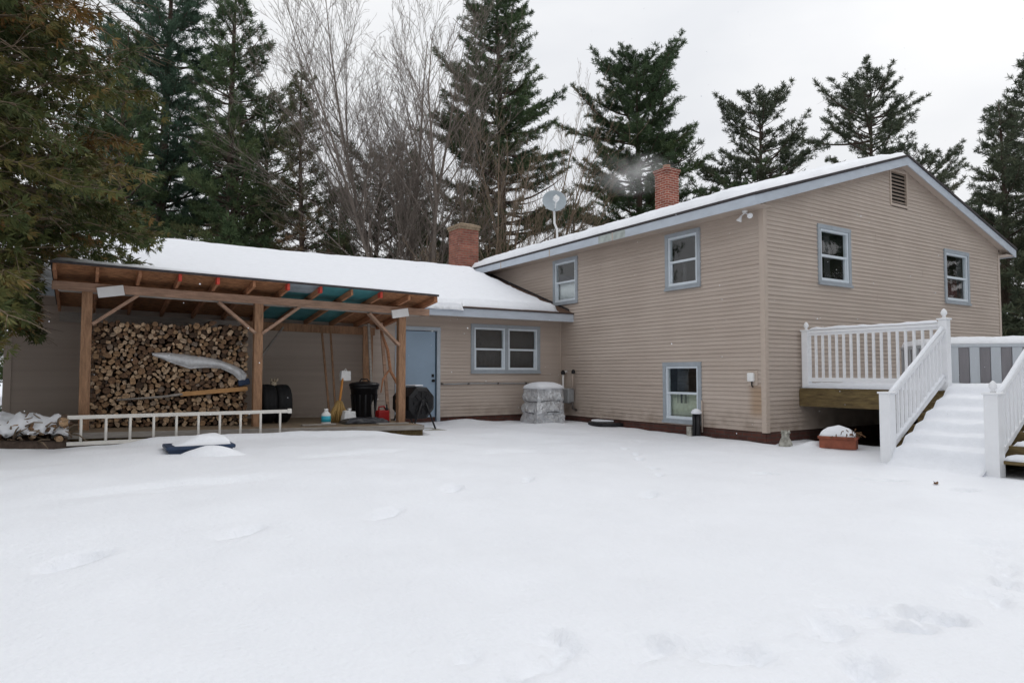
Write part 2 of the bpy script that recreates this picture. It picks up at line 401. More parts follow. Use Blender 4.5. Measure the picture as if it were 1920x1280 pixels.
def axis_pts(a, b, st, far):
    mid = np.arange(a, b + 1e-6, st)
    g = [st]; 
    out = []; d = st; p = b
    while p < far: d *= 1.35; p += d; out.append(p)
    lo = []; d = st; p = a
    while p > -far: d *= 1.35; p -= d; lo.append(p)
    return np.array(lo[::-1] + list(mid) + out)
xs = axis_pts(-15.5, 3.0, .05, 420.); ys = axis_pts(-8.2, 6.9, .05, 420.)
GX, GY = np.meshgrid(xs, ys)
GZ = ground_base(GX, GY)
fine = (GX > -17) & (GX < 4.5) & (GY > -10) & (GY < 8.5)
nzv = np.zeros(GX.shape)
for idx in np.argwhere(fine):
    i, j = idx; x = GX[i, j]; y = GY[i, j]
    nzv[i, j] = .034*mn.noise(Vector((x*.55, y*.55, 3.))) + .020*max(0., 1-abs(y-1.5)/5.)*mn.noise(Vector((x*1.1+3, y*2.3, 6.))) + .024*mn.noise(Vector((x*1.5+9, y*1.5, 1.))) + .007*mn.noise(Vector((x*4.1, y*4.1, 5.))) + .0034*mn.noise(Vector((x*12., y*12., 8.)))
GZ = GZ + nzv
# drop the snow under the shed floor and under the deck
GZ -= .42*sstep(GX, -10.95, -10.8)*sstep(-GX, 5.05, 5.2)*sstep(GY, 3.12, 3.3)*sstep(-GY, -7.2, -6.4)*1.
GZ -= .30*sstep(GX, 1.15, 1.6)*sstep(GY, -3.2, -2.2)*sstep(-GX, -9., -8.)
GZ -= .06*np.exp(-((GX+10.72)**2/.16 + (GY-2.85)**2/.10))
GZ += .05*sstep(-GX, 10.5, 10.9)*np.exp(-((GY-2.85)**2)/.08)          # hollow in front of the log pile
# lip of snow in front of the shed floor, small drifts along the house
GZ += .085*np.exp(-((GY-2.98)**2)/.03)*sstep(GX, -10.0, -9.4)*sstep(-GX, 5.3, 6.2)
GZ += .10*np.exp(-((GX+2.95)**2/.25 + (GY-5.75)**2/.14))
GZ += .05*np.exp(-((GX+1.6)**2/.6 + (GY-4.6)**2/.1))
GZ += .10*np.exp(-((GX-.25)**2/.10 + (GY+.72)**2/.03))
GZ -= .05*np.exp(-((GX-.15)**2)/.02)*sstep(GY, -.3, .1)*sstep(-GY, -5.6, -5.)
# old tracks: (x, y, long, wide, depth, heading)
tracks = [(-10.31,-2.55,.20,.10,.055,.5),(-9.25,-2.35,.20,.07,.035,.6),(-8.05,-2.2,.24,.07,.035,.6),(-7.05,-1.55,.15,.07,.04,.7),(-6.0,-1.35,.14,.06,.03,.8),
          (-8.75,-5.0,.06,.06,.03,0.),(-5.1,-2.4,.14,.06,.035,.5),(-4.2,-1.6,.11,.05,.025,.8),(-3.9,-1.2,.11,.05,.025,.8),(-3.5,-.5,.12,.05,.03,.8),(-3.2,-.1,.12,.05,.03,.8),(-2.9,.5,.12,.05,.025,.8),
          (-2.9,-2.2,.15,.05,.035,-.6),(-2.35,-3.1,.16,.05,.035,-.6),(-2.1,-3.4,.16,.05,.04,-.6),(-2.0,-4.1,.16,.06,.035,-.6),(-1.9,-4.7,.16,.06,.03,-.6),
          (-5.0,.6,.5,.12,.012,.2),(-7.2,.9,.7,.15,.015,.1),(-9.6,-.6,.8,.2,.015,.1),(-3.4,1.6,.5,.15,.015,.5),(-1.9,1.2,.3,.1,.015,.8)]
for (x, y) in ((-8.3, -5.08), (-8.5, -5.2), (-7.82, -5.4), (-7.7, -5.56), (-7.5, -5.6), (-6.85, -5.7), (-6.45, -5.78), (-6.2, -5.6), (-6.1, -5.8), (-5.6, -5.83), (-5.2, -5.8), (-4.7, -5.6), (-7.1, -5.9), (-4.2, -5.3)):
    for q in range(3):      # trodden patches along the near edge
        tracks.append((x+rng.normal(0, .10), y+rng.normal(0, .07), rng.uniform(.07, .15), rng.uniform(.04, .08), rng.uniform(.02, .045), rng.uniform(-.6, .6)))
for (x, y, a, b, d, h) in tracks:
    dx = GX-x; dy = GY-y; c, s = math.cos(h), math.sin(h)
    u = (dx*c+dy*s)/a; v = (-dx*s+dy*c)/b; r2 = u*u+v*v
    GZ += -d*(1.25 if y < -4.5 else 2.0)*np.exp(-r2**3*.8)*(1+.35*np.sin(u*5+x*9)*np.cos(v*4+y*7))
for idx in np.argwhere((GX > -9) & (GX < -3.6) & (GY < -4.6) & (GY > -6.6)):
    i, j = idx; x = GX[i, j]; y = GY[i, j]
    k_ = math.exp(-((y + 5.62 - .10*math.sin(x*1.7))/.28)**2)*max(0., min(1., .5+1.5*mn.noise(Vector((x*1.2, y*1.2, 4.)))))
    GZ[i, j] += .03*k_*mn.noise(Vector((x*7., y*7., 2.))) + .02*k_*mn.noise(Vector((x*17., y*17., 9.)))
nx, ny = len(xs), len(ys)
V = np.stack([GX, GY, GZ], -1).reshape(-1, 3)
ii = np.arange(ny-1)[:, None]*nx + np.arange(nx-1)[None, :]
Fq = np.stack([ii, ii+1, ii+nx+1, ii+nx], -1).reshape(-1, 4)
tag(mesh_np('ground', V, Fq, M['snow'], smooth=True), kind='structure')
def gz(x, y):
    j = int(np.argmin(abs(xs-x))); i = int(np.argmin(abs(ys-y))); return float(GZ[i, j])

# ------------------------------------------------------------------ snow blankets
def snow_sheet(name, fn, nu, nv, thick, label, lip=.14, su=1., sv=1., parent=None, rough=.012, mat=None, cat='snow', edge_noise=.0, wob=None):
    """fn(u,v)->base point, u,v in 0..1; su,sv are the real lengths; a rounded blanket of snow lying on the base"""
    us = np.linspace(0, 1, nu); vs = np.linspace(0, 1, nv)
    top = []; bot = []
    for j in range(nv):
        for i in range(nu):
            u, v = us[i], vs[j]
            p = Vector(fn(u, v)); d = min(u*su, (1-u)*su, v*sv, (1-v)*sv)
            t = thick(u, v) if callable(thick) else thick
            k = min(d/lip, 1); f = math.sqrt(max(0, 1-(1-k)**2))*.8 + .2*k
            edge = (i in (0, nu-1)) or (j in (0, nv-1))
            n_ = rough*fbm(p.x*2.3, p.y*2.3, 2.) + rough*.6*mn.noise(p*7)
            h = .004 if edge else max(.004, t*f + n_*f)
            top.append((p.x, p.y, p.z+h)); bot.append(tuple(p))
    V = np.array(top + bot); n = nu*nv
    ii = np.arange(nv-1)[:, None]*nu + np.arange(nu-1)[None, :]
    Ft = np.stack([ii, ii+1, ii+nu+1, ii+nu], -1).reshape(-1, 4)
    ring = [i for i in range(nu)] + [j*nu+nu-1 for j in range(1, nv)] + [(nv-1)*nu+i for i in range(nu-2, -1, -1)] + [j*nu for j in range(nv-2, 0, -1)]
    Fs = np.array([(ring[k], ring[(k+1) % len(ring)], ring[(k+1) % len(ring)]+n, ring[k]+n) for k in range(len(ring))])
    Fb = (Ft + n)[:, ::-1]
    o = mesh_np(name, V, np.concatenate([Ft, Fs, Fb]), mat or M['snow_fine'], parent=parent, smooth=True)
    if label: tag(o, label, cat, kind='stuff')
    return o

# ------------------------------------------------------------------ house
house = thing('house', 'taupe sided split level house with snowy roofs and blue grey trim', 'house', (0, 0, 0))
PITCH = .0795
def siding(O, U, Nn, z0, z1, span, holes, name='siding_wall', cut=0):
    """lap siding: O origin, U unit direction along the wall, Nn outward normal; span(z)->(s0,s1)"""
    O = Vector(O); U = Vector(U); Nn = Vector(Nn); mb = MB(); z = z0
    def P(s, zz, out): q = O + U*s + Nn*out; return (q.x, q.y, zz)
    def at(sp): return sp
    while z < z1 - 1e-4:
        zt = min(z + PITCH, z1)
        a0, a1 = span(z + .002); b0, b1 = span(zt)
        ivs = [(a0, a1)]
        for (h0, h1, hz0, hz1) in holes:
            if min(zt, hz1) - max(z, hz0) > .25*PITCH:
                nv = []
                for (p, q) in ivs:
                    if h1 <= p or h0 >= q: nv.append((p, q)); continue
                    if p < h0: nv.append((p, h0))
                    if h1 < q: nv.append((h1, q))
                ivs = nv
        kz = int(round((z-z0)/PITCH)); seg = []
        for (p, q) in ivs:      # panels butt every 3.6 m or so, staggered by pairs of courses
            cut_ = [c_ for c_ in (((kz//2)*1.37) % 3.66 + 3.66*i_ for i_ in range(-1, 5)) if p+.05 < c_ < q-.05]
            pr = p
            for c_ in cut_: seg.append((pr, c_)); pr = c_
            seg.append((pr, q))
        for (p, q) in seg:
            tp = b0 if p == a0 else p; tq = b1 if q == a1 else q
            if tq < tp: tp = tq = (tp+tq)/2
            nd = max(1, int((q-p)/.45)); wv = lambda s_: .019 + .0045*mn.noise(Vector((s_*1.9, z*9, O.x+O.y))) + .002*(((kz//2) + (p > p*0 + 3)) % 2)
            for i_ in range(nd):
                u0, u1 = i_/nd, (i_+1)/nd; s0_, s1_ = p+(q-p)*u0, p+(q-p)*u1; t0_, t1_ = tp+(tq-tp)*u0, tp+(tq-tp)*u1
                dz0 = .003*mn.noise(Vector((s0_*1.3, z*11, 7+O.x))); dz1 = .003*mn.noise(Vector((s1_*1.3, z*11, 7+O.x)))
                mb.add([P(s0_, z+dz0, wv(s0_)), P(s1_, z+dz1, wv(s1_)), P(t1_, zt+.004, .003), P(t0_, zt+.004, .003)], [(0, 1, 2, 3)])
                mb.add([P(s0_, z+dz0, wv(s0_)), P(s1_, z+dz1, wv(s1_)), P(s1_, z+dz1, .0), P(s0_, z+dz0, .0)], [(3, 2, 1, 0)])
            # slight break in the face of each course (dutch lap)
        z = zt
    o = mb.build(name, M['siding'], house, fix=False)
    return o

WA = [(1.456, 2.414, 2.868, 4.039), (5.403, 6.439, 2.892, 4.055), (1.470, 2.511, .146, 1.376)]
WBw = [(1.591, 2.682, 2.861, 4.032), (6.384, 7.553, 2.762, 4.018)]
WC = [(-2.627, -.668, 1.155, 2.312)]
DOOR = (-4.52, -3.42, .02, 2.195)
sh = lambda l, d=.05: [(a+d, b-d, c+d, e-d) for a, b, c, e in l]
HY = 9.9; HX = 9.14; YC = 6.13; XL = -11.39
def under(x): return 4.145 + .305*((x+.45) if x <= 4.57 else (9.59-x))
def spanB(z):
    if z <= under(0.): return (0., HX)
    d = (z-under(0.))/.305
    return (min(d, 4.57), max(HX-d, 4.57))
siding((0, 0, 0), (0, 1, 0), (-1, 0, 0), .105, 4.13, lambda z: (0, HY), sh(WA))
siding((0, 0, 0), (1, 0, 0), (0, -1, 0), .105, under(4.57), spanB, sh(WBw) + [(4.23, 4.86, 4.77, 5.51)])
siding((0, YC, 0), (1, 0, 0), (0, -1, 0), .158, 2.44, lambda z: (XL, 0.), sh(WC) + [(DOOR[0]+.05, DOOR[1]-.05, -.1, DOOR[3]-.05)])
siding((HX, 0, 0), (0, 1, 0), (1, 0, 0), .105, 4.13, lambda z: (0, HY), [])
siding((0, HY, 0), (1, 0, 0), (0, 1, 0), .105, under(4.57), spanB, [])
def spanL(z):
    if z < 2.5: return (YC, 13.9)
    d = (z-2.5)/.355; return (min(5.6+d, 10), max(14.4-d, 10))
siding((XL, 0, 0), (0, 1, 0), (-1, 0, 0), .158, 4.02, spanL, [])
siding((0, 13.9, 0), (1, 0, 0), (0, 1, 0), .158, 2.44, lambda z: (XL, 0.), [])
# foundation
mb = MB()
mb.box((.0, .02, -.5), (.10, HY, .115)); mb.box((.02, .0, -.5), (HX, .10, .117)); mb.box((XL, YC+.005, -.5), (-.01, YC+.1, .165)); mb.box((HX-.1, .02, -.5), (HX-.003, HY, .113))
mb.box((XL+.004, YC+.1, -.5), (XL+.1, 13.8, .163)); mb.box((XL+.1, 13.8, -.5), (0, 13.89, .161))
mb.build('brick_foundation', M['foundation'], house)
# corner posts
mb = MB(); mb.box((-.022, -.024, .09), (.075, .005, 4.2)); mb.box((-.024, -.022, .088), (.004, .075, 4.13)); mb.build('corner_trim', M['corner'], house)
mb = MB(); mb.box((HX-.08, -.022, .09), (HX+.022, .005, 4.14)); mb.box((HX-.004, -.02, .088), (HX+.024, .075, 4.12)); mb.build('corner_trim', M['corner'], house)
mb = MB(); mb.box((XL-.022, YC-.024, .12), (XL+.085, YC+.005, 2.42)); mb.build('corner_trim', M['corner'], house)
mb = MB(); mb.box((-.05, YC-.03, .12), (-.017, YC, 2.42)); mb.build('corner_trim', M['corner'], house)

def window(pl, rect, curtain=None, double=False, low_only=True, vary=0):
    a0, a1, z0, z1 = rect
    if pl == 'A': O, U, Nn = Vector((0, 0, 0)), Vector((0, 1, 0)), Vector((-1, 0, 0))
    elif pl == 'B': O, U, Nn = Vector((0, 0, 0)), Vector((1, 0, 0)), Vector((0, -1, 0))
    else: O, U, Nn = Vector((0, YC, 0)), Vector((1, 0, 0)), Vector((0, -1, 0))
    Z = Vector((0, 0, 1))
    cx = O + U*(a0+a1)/2; wn = bpy.data.objects.new('window', None); C.objects.link(wn); wn.parent = house
    wn.location = (cx.x, cx.y, z0); wn.empty_display_size = .2
    def bx(mb, s0, s1, za, zb, d0, d1, mi=0):
        c = O + U*(s0+s1)/2 + Nn*(d0+d1)/2; c.z = (za+zb)/2
        mb.obox(c, U*abs(s1-s0)/2, Nn*abs(d1-d0)/2, Z*(zb-za)/2, mi)
    T = .085
    mb = MB()
    bx(mb, a0, a1, z1-T, z1, -.02, .042); bx(mb, a0, a1, z0, z0+T*.9, -.02, .040)
    bx(mb, a0, a0+T, z0+T*.9, z1-T, -.02, .038); bx(mb, a1-T, a1, z0+T*.9, z1-T, -.02, .038)
    if double: bx(mb, (a0+a1)/2-.045, (a0+a1)/2+.045, z0+T*.9, z1-T, -.02, .036)
    mb.build('casing', M['trim'], wn, bevel=.004)
    mb = MB(); bx(mb, a0-.01, a1+.01, z0-.012, z0+.03, .03, .062); mb.build('sill', M['trim'], wn)
    lights = [(a0+T, a1-T)] if not double else [(a0+T, (a0+a1)/2-.045), ((a0+a1)/2+.045, a1-T)]
    fz0, fz1 = z0+T*.9, z1-T; zm = (fz0+fz1)/2 - .01
    for (p, q) in lights:
        f = .042
        mb = MB()
        bx(mb, p, q, fz1-f, fz1, -.06, .022); bx(mb, p, q, fz0, fz0+f*1.25, -.06, .026); bx(mb, p, p+f, fz0+f*1.25, fz1-f, -.06, .020); bx(mb, q-f, q, fz0+f*1.25, fz1-f, -.06, .020)
        bx(mb, p+f, q-f, zm-.022, zm+.022, -.05, .008)
        bx(mb, p+f, p+f+.028, fz0+f*1.25, zm-.022, -.05, -.006); bx(mb, q-f-.028, q-f, fz0+f*1.25, zm-.022, -.05, -.006)
        mb.build('sash', M['vinyl'], wn)
        mb = MB()
        bx(mb, p+f, q-f, zm+.022, fz1-f, -.024, -.020); mb.build('pane', M['glass'], wn)
        mb = MB()
        bx(mb, p+f+.028, q-f-.028, fz0+f*1.25, zm-.022, -.040, -.036); mb.build('pane', M['glass'], wn)
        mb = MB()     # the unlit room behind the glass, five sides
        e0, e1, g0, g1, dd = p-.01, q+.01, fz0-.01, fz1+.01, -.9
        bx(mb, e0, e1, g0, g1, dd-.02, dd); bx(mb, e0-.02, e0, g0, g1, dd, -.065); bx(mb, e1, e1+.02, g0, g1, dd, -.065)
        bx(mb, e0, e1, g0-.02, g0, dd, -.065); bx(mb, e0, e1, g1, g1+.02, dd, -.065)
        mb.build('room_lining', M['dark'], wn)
        if curtain:
            for (cm, c0, c1, k0, k1) in curtain:
                mb = MB(); n = 14; vs = []
                for k in range(n+1):
                    s = p + (q-p)*(c0 + (c1-c0)*k/n); dep = -.085 - .018*(k % 2)
                    b = O + U*s + Nn*dep
                    vs += [(b.x, b.y, g0+(g1-g0)*k0), (b.x, b.y, g0+(g1-g0)*k1)]
                mb.add(vs, [(2*k, 2*k+2, 2*k+3, 2*k+1) for k in range(n)], 0, True)
                ob = mb.build('curtain', M[cm], wn, fix=False)
                so_ = ob.modifiers.new('thickness', 'SOLIDIFY'); so_.thickness = .004
    return wn
window('A', WA[0], [('curtain_dark', .05, .22, 0, 1), ('curtain_dark', .5, .62, 0, .5)])
window('A', WA[1], [('curtain_white', .02, .98, .0, .5)])
window('A', WA[2], [('curtain_green', .02, .98, .0, .47), ('curtain_dark', .4, .75, .3, 1.)])
window('B', WBw[0], [('curtain_dark', .3, .5, 0, 1)])
window('B', WBw[1], [('curtain_red', .02, .98, 0, .46), ('curtain_dark', .7, .98, 0, 1.)])
window('C', WC[0], [('curtain_dark', .0, .98, 0, 1.)], double=True)

# door
dr = bpy.data.objects.new('door', None); C.objects.link(dr); dr.parent = house; dr.location = (-3.96, YC, .02)
mb = MB(); x0, x1, z0, z1 = DOOR
mb.box((x0+.09, YC+.02, .03), (x1-.11, YC+.065, z1-.10)); mb.build('slab', M['door'], dr, bevel=.004)
mb = MB(); mb.box((x0, YC-.03, -.1), (x0+.085, YC+.1, z1-.085)); mb.box((x1-.085, YC-.03, -.1), (x1, YC+.1, z1-.085)); mb.box((x0, YC-.033, z1-.085), (x1, YC+.1, z1))
mb.build('door_frame', M['door_trim'], dr, bevel=.004)
mb = MB(); mb.box((x1-.11, YC+.0, .02), (x1-.088, YC+.06, z1-.1)); mb.build('reveal_strip', mk('dark_blue_jamb', (.05, .085, .12), .6), dr)  # narrow dark blue strip along the right reveal
mb = MB(); mb.lathe((x1-.17, YC+.02, .98), [(.03, 0), (.012, .01), (.012, .035), (.03, .045), (.033, .06), (.02, .075)], 14, axis=(0, -1, 0)); mb.box((x1-.2, YC+.012, 1.06), (x1-.14, YC+.02, 1.13))
mb.build('handle', M['black'], dr)
mb = MB(); mb.box((x0, YC-.1, -.3), (x1, YC+.08, .02)); mb.build('door_step', M['greywood'], dr)

# gable vent
gv = bpy.data.objects.new('gable_vent', None); C.objects.link(gv); gv.parent = house; gv.location = (4.54, 0, 4.75)
mb = MB(); a, b, c, d = 4.19, 4.89, 4.74, 5.54
mb.box((a, -.03, c), (a+.05, .02, d)); mb.box((b-.05, -.03, c), (b, .02, d)); mb.box((a+.05, -.031, c), (b-.05, .02, c+.05)); mb.box((a+.05, -.031, d-.05), (b-.05, .02, d))
mb.build('vent_frame', M['corner'], gv)
mb = MB()
for k in range(9):
    z = c+.07+k*.078
    mb.add([(a+.05, -.028, z), (b-.05, -.028, z), (b-.05, .03, z+.06), (a+.05, .03, z+.06)], [(0, 1, 2, 3)])
    mb.add([(a+.05, -.028, z+.012), (b-.05, -.028, z+.012), (b-.05, .03, z+.072), (a+.05, .03, z+.072)], [(0, 1, 2, 3)])
mb.build('louvre', M['corner'], gv, fix=False)
mb = MB(); mb.box((a+.02, .05, c), (b-.02, .06, d)); mb.build('screen', M['dark'], gv)

# main roof: slab with eaves and ridge, fascia and soffit
rf = bpy.data.objects.new('roof', None); C.objects.link(rf); rf.parent = house; rf.location = (4.57, 5, 4.3)
Y0, Y1 = -.20, 10.2
def top(x): return 4.305 + .305*((x+.45) if x <= 4.57 else (9.59-x))
mb = MB(); poly = [(-.45, Y0, top(-.45)), (4.57, Y0, top(4.57)), (9.59, Y0, top(9.59)), (9.59, Y0, top(9.59)-.05), (4.57, Y0, top(4.57)-.05), (-.45, Y0, top(-.45)-.05)]
mb.prism([(x-(.03 if x < 0 else -.03 if x > 9 else 0), y-.035, z) for x, y, z in poly], (0, Y1-Y0+.07, 0)); mb.build('shingles', M['shingle'], rf)
mb = MB()
mb.box((-.47, Y0, top(-.45)-.225), (-.445, Y1, top(-.45)-.052)); mb.box((9.585, Y0, top(9.59)-.225), (9.61, Y1, top(9.59)-.052))
for yy in (Y0-.012, Y1-.012):
    for s in (0, 1):
        xa, xb = (-.469, 4.57) if s == 0 else (9.609, 4.57)
        za, zb = top(-.45)-.057, top(4.57)-.052
        mb.prism([(xa, yy, za), (xb, yy, zb), (xb, yy, zb-.175), (xa, yy, za-.172)], (0, .025, 0))
mb.build('fascia', M['fascia'], rf)
mb = MB()
for xa, xb in ((-.445, -.003), (9.585, HX+.003)):
    mb.box((xa, Y0+.015, 4.108), (xb, Y1-.02, 4.122))
for s in (0, 1):        # sloping soffit under the rakes, closed ends of the boxed eaves
    for (ya, yb) in ((Y0+.014, -.017), (HY+.017, Y1-.014)):
        xa, xb = (-.44, 4.569) if s == 0 else (9.58, 4.571)
        z1_ = top(-.45)-.19; z2_ = top(4.57)-.19
        mb.prism([(xa, ya, z1_), (xb, ya, z2_), (xb, yb, z2_), (xa, yb, z1_)], (0, 0, .012))
    xa, xb = (-.44, -.024) if s == 0 else (9.58, HX+.024)
    mb.prism([(xa, -.03, 4.125), (xb, -.03, 4.125), (xb, -.03, 4.255), (xa, -.03, 4.115)], (0, .012, 0))
mb.build('soffit', M['soffit'], rf)
# stained, lichen patched lengths of the long eave fascia joined with small brackets
mb = MB()
for y in (3.55, 5.95, 8.3):
    mb.box((-.478, y, top(-.45)-.232), (-.4705, y+.03, top(-.45)-.05))
mb.build('fascia_joint', M['corner'], rf)
mb = MB(); mb.box((-.4735, 3.15, top(-.45)-.222), (-.4702, 4.05, top(-.45)-.056)); mb.build('fascia_patch', mk('stained_fascia', (.40, .44, .42), .6, .25, 9.), rf)

# low wing roof
wr = bpy.data.objects.new('roof', None); C.objects.link(wr); wr.parent = house; wr.location = (-6, 10, 2.6)
WXL = -11.85
def wtop(y): return 2.645 + .355*((y-5.6) if y <= 10 else (14.4-y))
mb = MB(); poly = [(WXL, 5.57, wtop(5.57)), (WXL, 10, wtop(10)), (WXL, 14.43, wtop(14.43)), (WXL, 14.43, wtop(14.43)-.03), (WXL, 10, wtop(10)-.03), (WXL, 5.57, wtop(5.57)-.03)]
mb.prism(poly, (-WXL-.002, 0, 0)); mb.build('shingles', M['brown_shingle'], wr)
mb = MB(); mb.box((WXL, 5.585, 2.42), (-.004, 5.61, 2.606))
for s in (0, 1):
    ya, yb = (5.6, 10) if s == 0 else (14.4, 10)
    mb.prism([(WXL-.02, ya, 2.61), (WXL-.02, yb, wtop(10)-.035), (WXL-.02, yb, wtop(10)-.2), (WXL-.02, ya, 2.44)], (.02, 0, 0))
mb.build('fascia', M['fascia'], wr)
mb = MB(); mb.box((WXL, 5.555, 2.612), (-.02, 5.612, 2.634)); mb.build('drip_edge', M['shingle'], wr)
mb = MB(); mb.box((WXL+.02, 5.612, 2.425), (-.018, YC-.002, 2.437)); mb.build('soffit', M['soffit'], wr)
# dark flashing along the meeting of wing roof and upper wall
mb = MB(); mb.prism([(-.022, 5.75, wtop(5.75)+.006), (-.022, 9.9, wtop(9.9)+.006), (-.024, 9.9, wtop(9.9)+.06), (-.024, 5.75, wtop(5.75)+.055)], (-.004, 0, 0))
mb.build('flashing', M['shingle'], wr)

# chimneys
def chimney(x, y, w, z0, z1, mat, capm, flue=True):
    ch = bpy.data.objects.new('chimney', None); C.objects.link(ch); ch.parent = house; ch.location = (x, y, z0)
    mb = MB(); mb.box((x-w/2, y-w/2, z0-.6), (x+w/2, y+w/2, z1-.16)); mb.build('shaft', mat, ch)
    mb = MB(); mb.box((x-w/2-.02, y-w/2-.02, z1-.16), (x+w/2+.02, y+w/2+.02, z1-.09)); mb.box((x-w/2-.045, y-w/2-.045, z1-.09), (x+w/2+.045, y+w/2+.045, z1-.02))
    mb.build('corbel', mat if flue else capm, ch)
    mb = MB(); mb.add([(x-w/2-.05, y-w/2-.05, z1-.02), (x+w/2+.05, y-w/2-.05, z1-.02), (x+w/2+.05, y+w/2+.05, z1-.02), (x-w/2-.05, y+w/2+.05, z1-.02),
                       (x-w/4, y-w/4, z1+.06), (x+w/4, y-w/4, z1+.06), (x+w/4, y+w/4, z1+.06), (x-w/4, y+w/4, z1+.06)],
                      [(0,1,5,4),(1,2,6,5),(2,3,7,6),(3,0,4,7),(4,5,6,7),(3,2,1,0)]); mb.build('cap', capm, ch)
    if flue:
        mb = MB(); mb.lathe((x, y, z1), [(.11, 0), (.11, .14), (.085, .14), (.085, .02)], 16); mb.build('flue', M['flue'], ch)
    return ch
chimney(-.42, 10.62, .68, 4.2, 5.70, M['oldbrick'], M['capstone'], False)
chimney(4.62, 6.95, .50, 5.8, 7.34, M['brick'], M['concrete'])

# roof snow
def tk(u, v):
    y = Y0 + u*(Y1-Y0); s = v*5.0
    t = .11 + .09*min(1, s/.5)
    return t*(.55 + .45*min(1, u*10.4/.9)) * (1-.45*max(0, v-.85)/.15)
snow_sheet('roof_snow', lambda u, v: (-.46+v*5.05+(1-v)**6*.035*fbm(u*16, 0, 1.), Y0-.02+u*(Y1-Y0+.02), top(-.46+v*5.05)+.002), 150, 44, tk, 'thick snow blanket on the long slope of the upper roof', .10, 10.4, 5.3, rough=.028, cat='roof snow')
snow_sheet('roof_snow', lambda u, v: (4.60+v*4.95, Y0+.04+u*(Y1-Y0-.06), top(4.60+v*4.95)+.002), 90, 40, .045, 'thin snow on the far slope of the upper roof beyond the ridge', .05, 10.4, 5.3, cat='roof snow')
def wsn(u, v):
    # from the eave to the ridge; the eave edge droops over the fascia left of the window, lies back near the corner
    x = WXL+.03 + u*(11.5); 
    x += (-.20 + .10*fbm(1.7, v*9, 4.) - .05*v)*u
    back = (.02 if x > -3.1 else -.045) + .025*fbm(x*1.3, 3.3, 0.)
    y = 5.60 + back + v*(10.0-5.60-back)
    return (x, y, wtop(y)+.004)
snow_sheet('roof_snow', wsn, 190, 60, lambda u, v: .15 + .02*math.sin(u*9), 'smooth deep snow on the front slope of the low wing roof', .12, 11.4, 4.6, cat='roof snow')
snow_sheet('roof_snow', lambda u, v: (WXL+.03+u*11.6, 10.0+v*4.35, wtop(10.0+v*4.35)+.004), 60, 30, .14, 'snow on the back slope of the low wing roof', .1, 11.4, 4.6, cat='roof snow')
# drooping lip of snow along the left part of the wing eave
def lip(u, v):
    x = WXL+.05 + u*8.68; y = 5.535 + v*.09
    return (x, y, 2.56 - .025*fbm(x*1.1, 0, 0))
snow_sheet('eave_snow', lip, 160, 8, .16, 'snow lip curling over the wing eave left of the paired windows', .05, 8.6, .2, cat='roof snow')

# ------------------------------------------------------------------ fixtures on the house
o = thing('satellite_dish', 'round grey satellite dish on a bent mast above the upper roof', 'satellite dish', (.1, 6.42, 4.48))
mb = MB(); mb.tube([(.1, 6.42, 4.45), (.1, 6.42, 4.75), (.06, 6.38, 4.9), (.0, 6.40, 5.05), (.0, 6.42, 5.55)], .028, 10); mb.build('mast', M['whitepl'], o)
ax = Vector((-.45, -.80, .30)).normalized()
mb = MB(); mb.lathe(Vector((-.03, 6.36, 5.62)) - ax*.03, [(.04, -.06), (.16, -.035), (.26, .01), (.31, .045), (.315, .05), (.305, .05), (.25, .022), (.15, -.02), (.02, -.04)], 36, axis=ax); mb.build('reflector', M['dish'], o)
mb = MB(); c0 = Vector((-.03, 6.36, 5.40)); mb.tube([c0, c0+ax*.25+Vector((0, 0, -.06)), c0+ax*.42+Vector((0, 0, .02))], .014, 8); mb.obox(c0+ax*.44+Vector((0, 0, .04)), ax*.07, ax.orthogonal()*.045, ax.cross(ax.orthogonal())*.05)
mb.build('feed_arm', M['whitepl'], o)

o = thing('floodlight', 'pair of white floodlight heads under the eave beside the corner', 'floodlight', (-.16, .26, 4.11))
mb = MB(); mb.lathe((-.16, .26, 4.108), [(.05, 0), (.05, -.03), (.02, -.04)], 16); mb.build('base', M['whitepl'], o)
for (dx, dy, ex, ey) in ((-.02, .07, -.03, .10), (-.02, -.09, -.10, -.16)):
    a = Vector((-.16, .26, 4.07)); b = a+Vector((dx, dy, -.05)); d = Vector((ex, ey, -.10 if dy < 0 else -.22)).normalized()
    mb = MB(); mb.tube([a, b], .012, 8); mb.lathe(b, [(.018, -.01), (.024, .03), (.05, .085), (.052, .10), (.04, .105)], 16, axis=d); mb.build('lamp_head', M['white'], o)

o = thing('outlet_box', 'small white fixture on the siding above a rust stain', 'outlet box', (-.02, .256, 1.0))
mb = MB(); mb.box((-.03, .15, .93), (-.014, .36, 1.2)); mb.build('back_plate', M['corner'], o, bevel=.003)
mb = MB(); mb.box((-.10, .20, 1.0), (-.03, .33, 1.16)); mb.build('hood', M['whitepl'], o, bevel=.02)
mb = MB(); mb.tube([(-.06, .25, 1.0), (-.06, .25, .93), (-.03, .25, .90)], .012, 8); mb.build('cable', M['black'], o)

